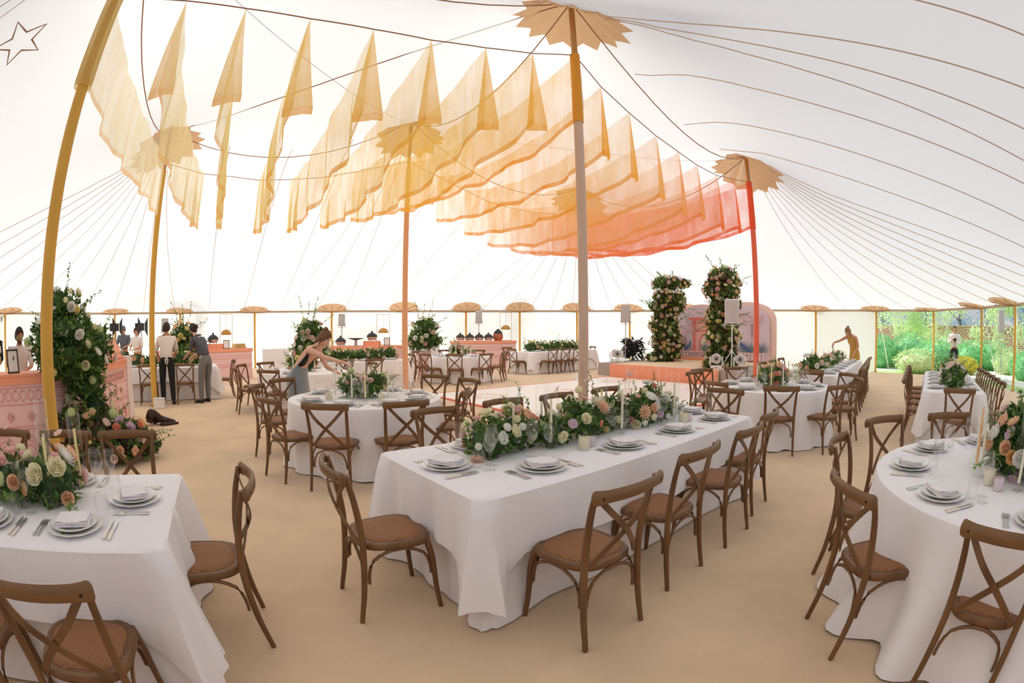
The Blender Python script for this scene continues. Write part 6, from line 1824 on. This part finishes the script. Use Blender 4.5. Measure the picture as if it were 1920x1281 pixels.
MB().tube([(0, 0, .01), (0, 0, 1.24)], .013, 8).build('monopod', M_BLACK, cmr)

# bar staff, only heads and shoulders show above the counter and flowers
def barman(x, y, deg, label, shirt_m, hair_m, skin=M_SKIN2, hgt=1.0, hr=(0, 0, 0), bd=False, cap=None, slv=1.0):
    J = stand_legs({'pelvis': (0, 0, .97), 'waist': (0, .02, 1.12), 'chest': (0, .05, 1.38), 'neck': (0, .07, 1.54), 'head': (0, .10, 1.665),
         'lsh': (-.20, .05, 1.45), 'lel': (-.25, .10, 1.18), 'lwr': (-.12, .32, 1.12), 'rsh': (.20, .05, 1.45), 'rel': (.25, .10, 1.18), 'rwr': (.12, .32, 1.12)})
    e, V, R_ = person(label, (x, y, 0), math.radians(deg - 90), J, skin, hr)
    e.scale = (hgt,) * 3
    shirt(e, V, shirt_m, slv); trousers(e, V, mat('black_trousers', (24, 24, 26), .8)); shoes(e, V, M_BLACK)
    hair_cap(V['head'], R_, hair_m, e, bulk=1.06, front=.5)
    if bd: beard(V, R_, e)
    if cap:
        m = MB(); c = V['head']
        m.grid(16, 6, lambda i, j: R_ @ Vector((.092 * math.cos(PI / 2 * j / 5) * math.sin(2 * PI * i / 16), .11 * math.cos(PI / 2 * j / 5) * math.cos(2 * PI * i / 16), .045 + .10 * math.sin(PI / 2 * j / 5))) + c, close_u=True)
        m.prism([R_ @ Vector(p) + c for p in ((-.06, .09, .05), (-.05, .16, .04), (.05, .16, .04), (.06, .09, .05))], (0, 0, .006))
        m.build('cap', cap, e)
    return e
W_SH = mat('white_shirt_cotton', (238, 230, 226), .85); G_SH = mat('slate_shirt', (104, 110, 122), .85)
barman(-7.35, 4.35, -35, 'bearded person in a white shirt behind the curved bar at the left edge', W_SH, M_HAIRD, bd=True, hr=(-.25, 0, .5), hgt=.94)
barman(-7.75, 3.95, -60, 'person in a black top at the extreme left behind the bar', mat('black_jersey', (28, 28, 32), .8), M_HAIRD)
barman(-7.55, 5.60, -20, 'dark haired person half hidden behind the bar flowers', W_SH, M_HAIRD, hgt=1.04, hr=(-.3, 0, 0))
barman(-9.9, 8.3, 200, 'person in white turned away behind the bar, right of the flowers', W_SH, M_HAIRB)
barman(-12.6, 12.2, -60, 'person in a slate shirt and cap looking down behind the bar', G_SH, M_HAIRD, cap=G_SH, hr=(-.5, 0, 0))
barman(-11.3, 11.6, -80, 'dark haired person in white beside the studio lights', W_SH, M_HAIRD, hgt=.96, hr=(-.3, 0, .6))
# ================================================================ GARDEN BEYOND THE OPEN SIDE
M_GRASS = mat('garden_lawn', (176, 212, 136), .9, noise_amt=.3, noise_scale=1.5, bump=.4, bump_scale=90)
M_GRAVEL = mat('pale_gravel', (236, 232, 218), .9, noise_amt=.06, noise_scale=6)
m = MB().poly([(-60, -60, -.03), (80, -60, -.03), (80, 90, -.03), (-60, 90, -.03)])
tag(m.build('ground', M_GRAVEL, smooth=False), 'pale gravel ground around the tent', kind='structure')
def gp(az, d, z=0.0): a, b = polar(az, d); return (a, b, z)
m = MB().prism([gp(41, 20.6, -.029), gp(50, 20.1, -.029), gp(57, 17.6, -.029), gp(62, 15.6, -.029), gp(80, 13, -.029), gp(80, 36, -.029), gp(60, 38, -.029), gp(38, 40, -.029)], (0, 0, .01))
tag(m.build('lawn', M_GRASS, smooth=False), 'sunlit lawn beyond the garden opening', kind='structure')
m = MB().prism([gp(40, 21.5, -.018), gp(47, 21.5, -.018), gp(58, 18.6, -.018), gp(66, 15.5, -.018), gp(66, 19.5, -.018), gp(58, 23.5, -.018), gp(47, 25.5, -.018), gp(40, 25, -.018)], (0, 0, .01))
tag(m.build('path', mat('pale_gravel', (236, 232, 218), .9, noise_amt=.06, noise_scale=6), smooth=False), 'pale gravel path outside the tent', kind='structure')
# brick wall
def brickmat():
    m = bpy.data.materials.new('garden_brick'); m.use_nodes = True
    n, l = m.node_tree.nodes, m.node_tree.links; b = n['Principled BSDF']; b.inputs['Roughness'].default_value = .9
    tc = n.new('ShaderNodeTexCoord'); mp = n.new('ShaderNodeMapping'); mp.inputs['Rotation'].default_value = (PI / 2, 0, 0)
    br = n.new('ShaderNodeTexBrick'); br.inputs['Scale'].default_value = 1.0
    br.inputs['Brick Width'].default_value = .30; br.inputs['Row Height'].default_value = .105; br.inputs['Mortar Size'].default_value = .016
    br.inputs['Color1'].default_value = srgb(196, 124, 106); br.inputs['Color2'].default_value = srgb(160, 96, 88); br.inputs['Mortar'].default_value = srgb(240, 226, 216)
    l.new(tc.outputs['Object'], mp.inputs[0]); l.new(mp.outputs[0], br.inputs['Vector']); l.new(br.outputs['Color'], b.inputs['Base Color'])
    return m
a, b = Vector(gp(36, 36)), Vector(gp(76, 30)); d = b - a
m = MB().box(0, 0, -.1, d.length, .35, 1.85); m.cur = 1; m.box(-.1, -.06, 1.85, d.length + .1, .41, 1.95)
o = m.build('wall_garden', [brickmat(), mat('coping_stone', (206, 176, 162), .9)], smooth=False, loc=a, rot=(0, 0, math.atan2(d.y, d.x))); tag(o, 'old brick garden wall beyond the lawn', kind='structure')
M_BUSH = mat('bush_green', (146, 212, 150), .7, noise_amt=.35, noise_scale=5, trans=.3)
M_BUSHL = mat('pale_bush_green', (216, 240, 184), .7, noise_amt=.25, noise_scale=5, trans=.3)
M_BLUE = mat('blue_green_needles', (96, 150, 176), .7, noise_amt=.35, noise_scale=4, trans=.2)
def bush(az, d, r, h, m_, label, seed, n=900):
    q = random.Random(seed); m = MB()
    m.ball((0, 0, h * .42), 1, 12, 8); 
    for i in range(len(m.v)):
        v = m.v[i]; m.v[i] = (v[0] * r * .8, v[1] * r * .8, max(0, (v[2] - h * .42) * h * .45 + h * .42))
    for k in range(n):
        dd = rv(q); p = Vector((dd.x * r * q.uniform(.75, 1.05), dd.y * r * q.uniform(.75, 1.05), h * .5 + dd.z * h * .5 * q.uniform(.8, 1.05)))
        if p.z < .03: continue
        leaf(m, p, (dd + rv(q) * .8), .13, .06, rv(q))
    o = m.build('shrub', m_, smooth=False, loc=gp(az, d)); return tag(o, label, 'shrub', 'shrubs in the garden border')
bs = [(43.6, 23, .8, 1.35, M_BUSH, 'dark green shrub just right of the white tent wall'), (45.4, 24, .9, 1.0, M_BUSHL, 'pale shrub in front of the brick wall by the first garden post'), (47.2, 23.5, 1.0, 1.5, M_BUSH, 'rounded green shrub left of the middle garden post'),
      (48.9, 25, .8, 1.1, M_BUSHL, 'light green shrub below the birch'), (50.4, 21.5, 1.1, 1.25, M_BUSH, 'green shrub behind the garden side table'), (52.0, 26, 1.1, 1.6, M_BUSHL, 'tall pale shrub left of the photographer'),
      (48.2, 20.8, 1.1, .85, M_BUSHL, 'low pale feathery shrub at the tent opening'), (55.2, 24, .9, 1.2, M_BUSH, 'green shrub right of the photographer'), (57.6, 24, 1.0, 1.25, M_BUSH, 'dense green shrub before the brick wall at the right'),
      (60.2, 22, .9, 1.0, M_BUSHL, 'pale shrub near the right edge'), (62.5, 19.5, .8, .9, M_BUSH, 'low dark shrub at the right edge'), (54.0, 21, .7, .6, mat('yellow_bloom', (222, 210, 90), .8, trans=.3), 'low shrub with yellow blooms by the photographer feet'), (65.0, 24, 1.2, 1.6, M_BUSH, 'large shrub against the wall at the right edge')]
for k, (az, d, r, h, m_, lab) in enumerate(bs): bush(az, d, r, h, m_, lab, 60 + k)
def tree(az, d, h, r, trunk_r, m_, bark, label, seed, lean=0.0, n=1500, low=.35):
    q = random.Random(seed); e = empty('garden_tree', gp(az, d), 0, label, 'tree')
    tp = bez([(0, 0, 0), (lean * .3, 0, h * .35), (lean * .8, .1, h * .7), (lean, .1, h * .95)], 4)
    MB().tube(tp, trunk_r, 8, scale=[1 - .75 * i / (len(tp) - 1) for i in range(len(tp))]).build('trunk', bark, e)
    for k in range(6):
        p = tp[4 + k]; a = q.uniform(0, 6.28); L = r * .8
        MB().tube([p, p + Vector((math.cos(a) * L * .5, math.sin(a) * L * .5, L * .35)), p + Vector((math.cos(a) * L, math.sin(a) * L, L * .45))], trunk_r * .35, 5, scale=[1, .7, .4]).build('branch', bark, e)
    m = MB(); cl = [Vector((lean * .7 + q.uniform(-r, r) * .7, q.uniform(-r, r) * .7, h * q.uniform(low, 1))) for _ in range(9)]
    for k in range(n):
        c = q.choice(cl); dd = rv(q); leaf(m, c + dd * r * .45 * q.uniform(.3, 1), rv(q), .16, .09, rv(q))
    m.build('crown', m_, e, smooth=False)
BIRCH = mat('birch_bark', (226, 222, 212), .7, noise_amt=.15, noise_scale=10)
tree(45.2, 27, 4.2, 1.5, .06, M_BUSHL, BIRCH, 'slender birch with pale leaves before the brick wall, left', 81, .3)
tree(48.7, 28, 4.0, 1.4, .06, M_BUSHL, BIRCH, 'slender birch with pale leaves before the brick wall, middle', 82, -.2)
tree(51.8, 30, 4.5, 1.4, .06, M_BUSHL, BIRCH, 'slender birch behind the photographer, left side', 83, .2)
tree(58.6, 22, 4.0, 1.2, .05, M_BUSHL, BIRCH, 'young birch near the right end of the brick wall', 84, -.3)
tree(61.0, 24, 4.5, 1.4, .06, M_BUSHL, BIRCH, 'young birch at the right edge of the garden', 85, .3)
BARKD = mat('dark_bark', (90, 76, 70), .9)
for k, (az, d, h, r) in enumerate(((43.9, 46, 6.5, 3.0), (49.2, 52, 6.0, 3.2), (53.6, 46, 7.0, 3.2), (57.0, 54, 6.5, 3.5), (63.0, 44, 7, 3.5))):
    tree(az, d, h, r, .18, M_BLUE, BARKD, ['blue green tree beyond the brick wall at the tent wall edge', 'blue green tree beyond the wall behind the birches', 'blue green tree beyond the wall above the photographer', 'blue green tree beyond the wall right of the photographer', 'blue green tree beyond the wall at the right edge'][k], 90 + k, n=2600, low=.25)
# shadows of trees fall on the tent cloth from behind the buffet
for k, (az, d, h, r) in enumerate(((-33, 31, 14, 4.5), (-8, 32, 14.5, 4.5), (-20, 36, 16, 4))):
    tree(az, d, h, r, .25, M_BUSH, BARKD, ['large tree outside behind the left of the tent', 'large tree outside behind the middle of the tent', 'large tree outside behind the buffet side of the tent'][k], 100 + k, n=3000)
# guy ropes with white sleeves
for az, d, az2, d2, lab in ((43.2, 20.4, 44.6, 22.6, 'first'), (50.3, 20.0, 51.4, 22.6, 'second'), (56.5, 17.5, 58.4, 20.0, 'third'), (60.9, 15.6, 63.2, 17.6, 'fourth')):
    a, b = gp(az, d, 2.3), gp(az2, d2, 0.0)
    o = MB().tube([a, b], .022, 6).build('guy_rope', mat('white_rope', (240, 238, 232), .8)); tag(o, 'white sleeved guy rope outside the garden opening, %s from the white wall' % lab, 'rope', 'guy ropes outside the tent')
x, y, _ = gp(59.0, 18.2); speaker(x, y, 1.60, 0, 'grey loudspeaker on a white stand out in the garden', w=.26, h=.72)
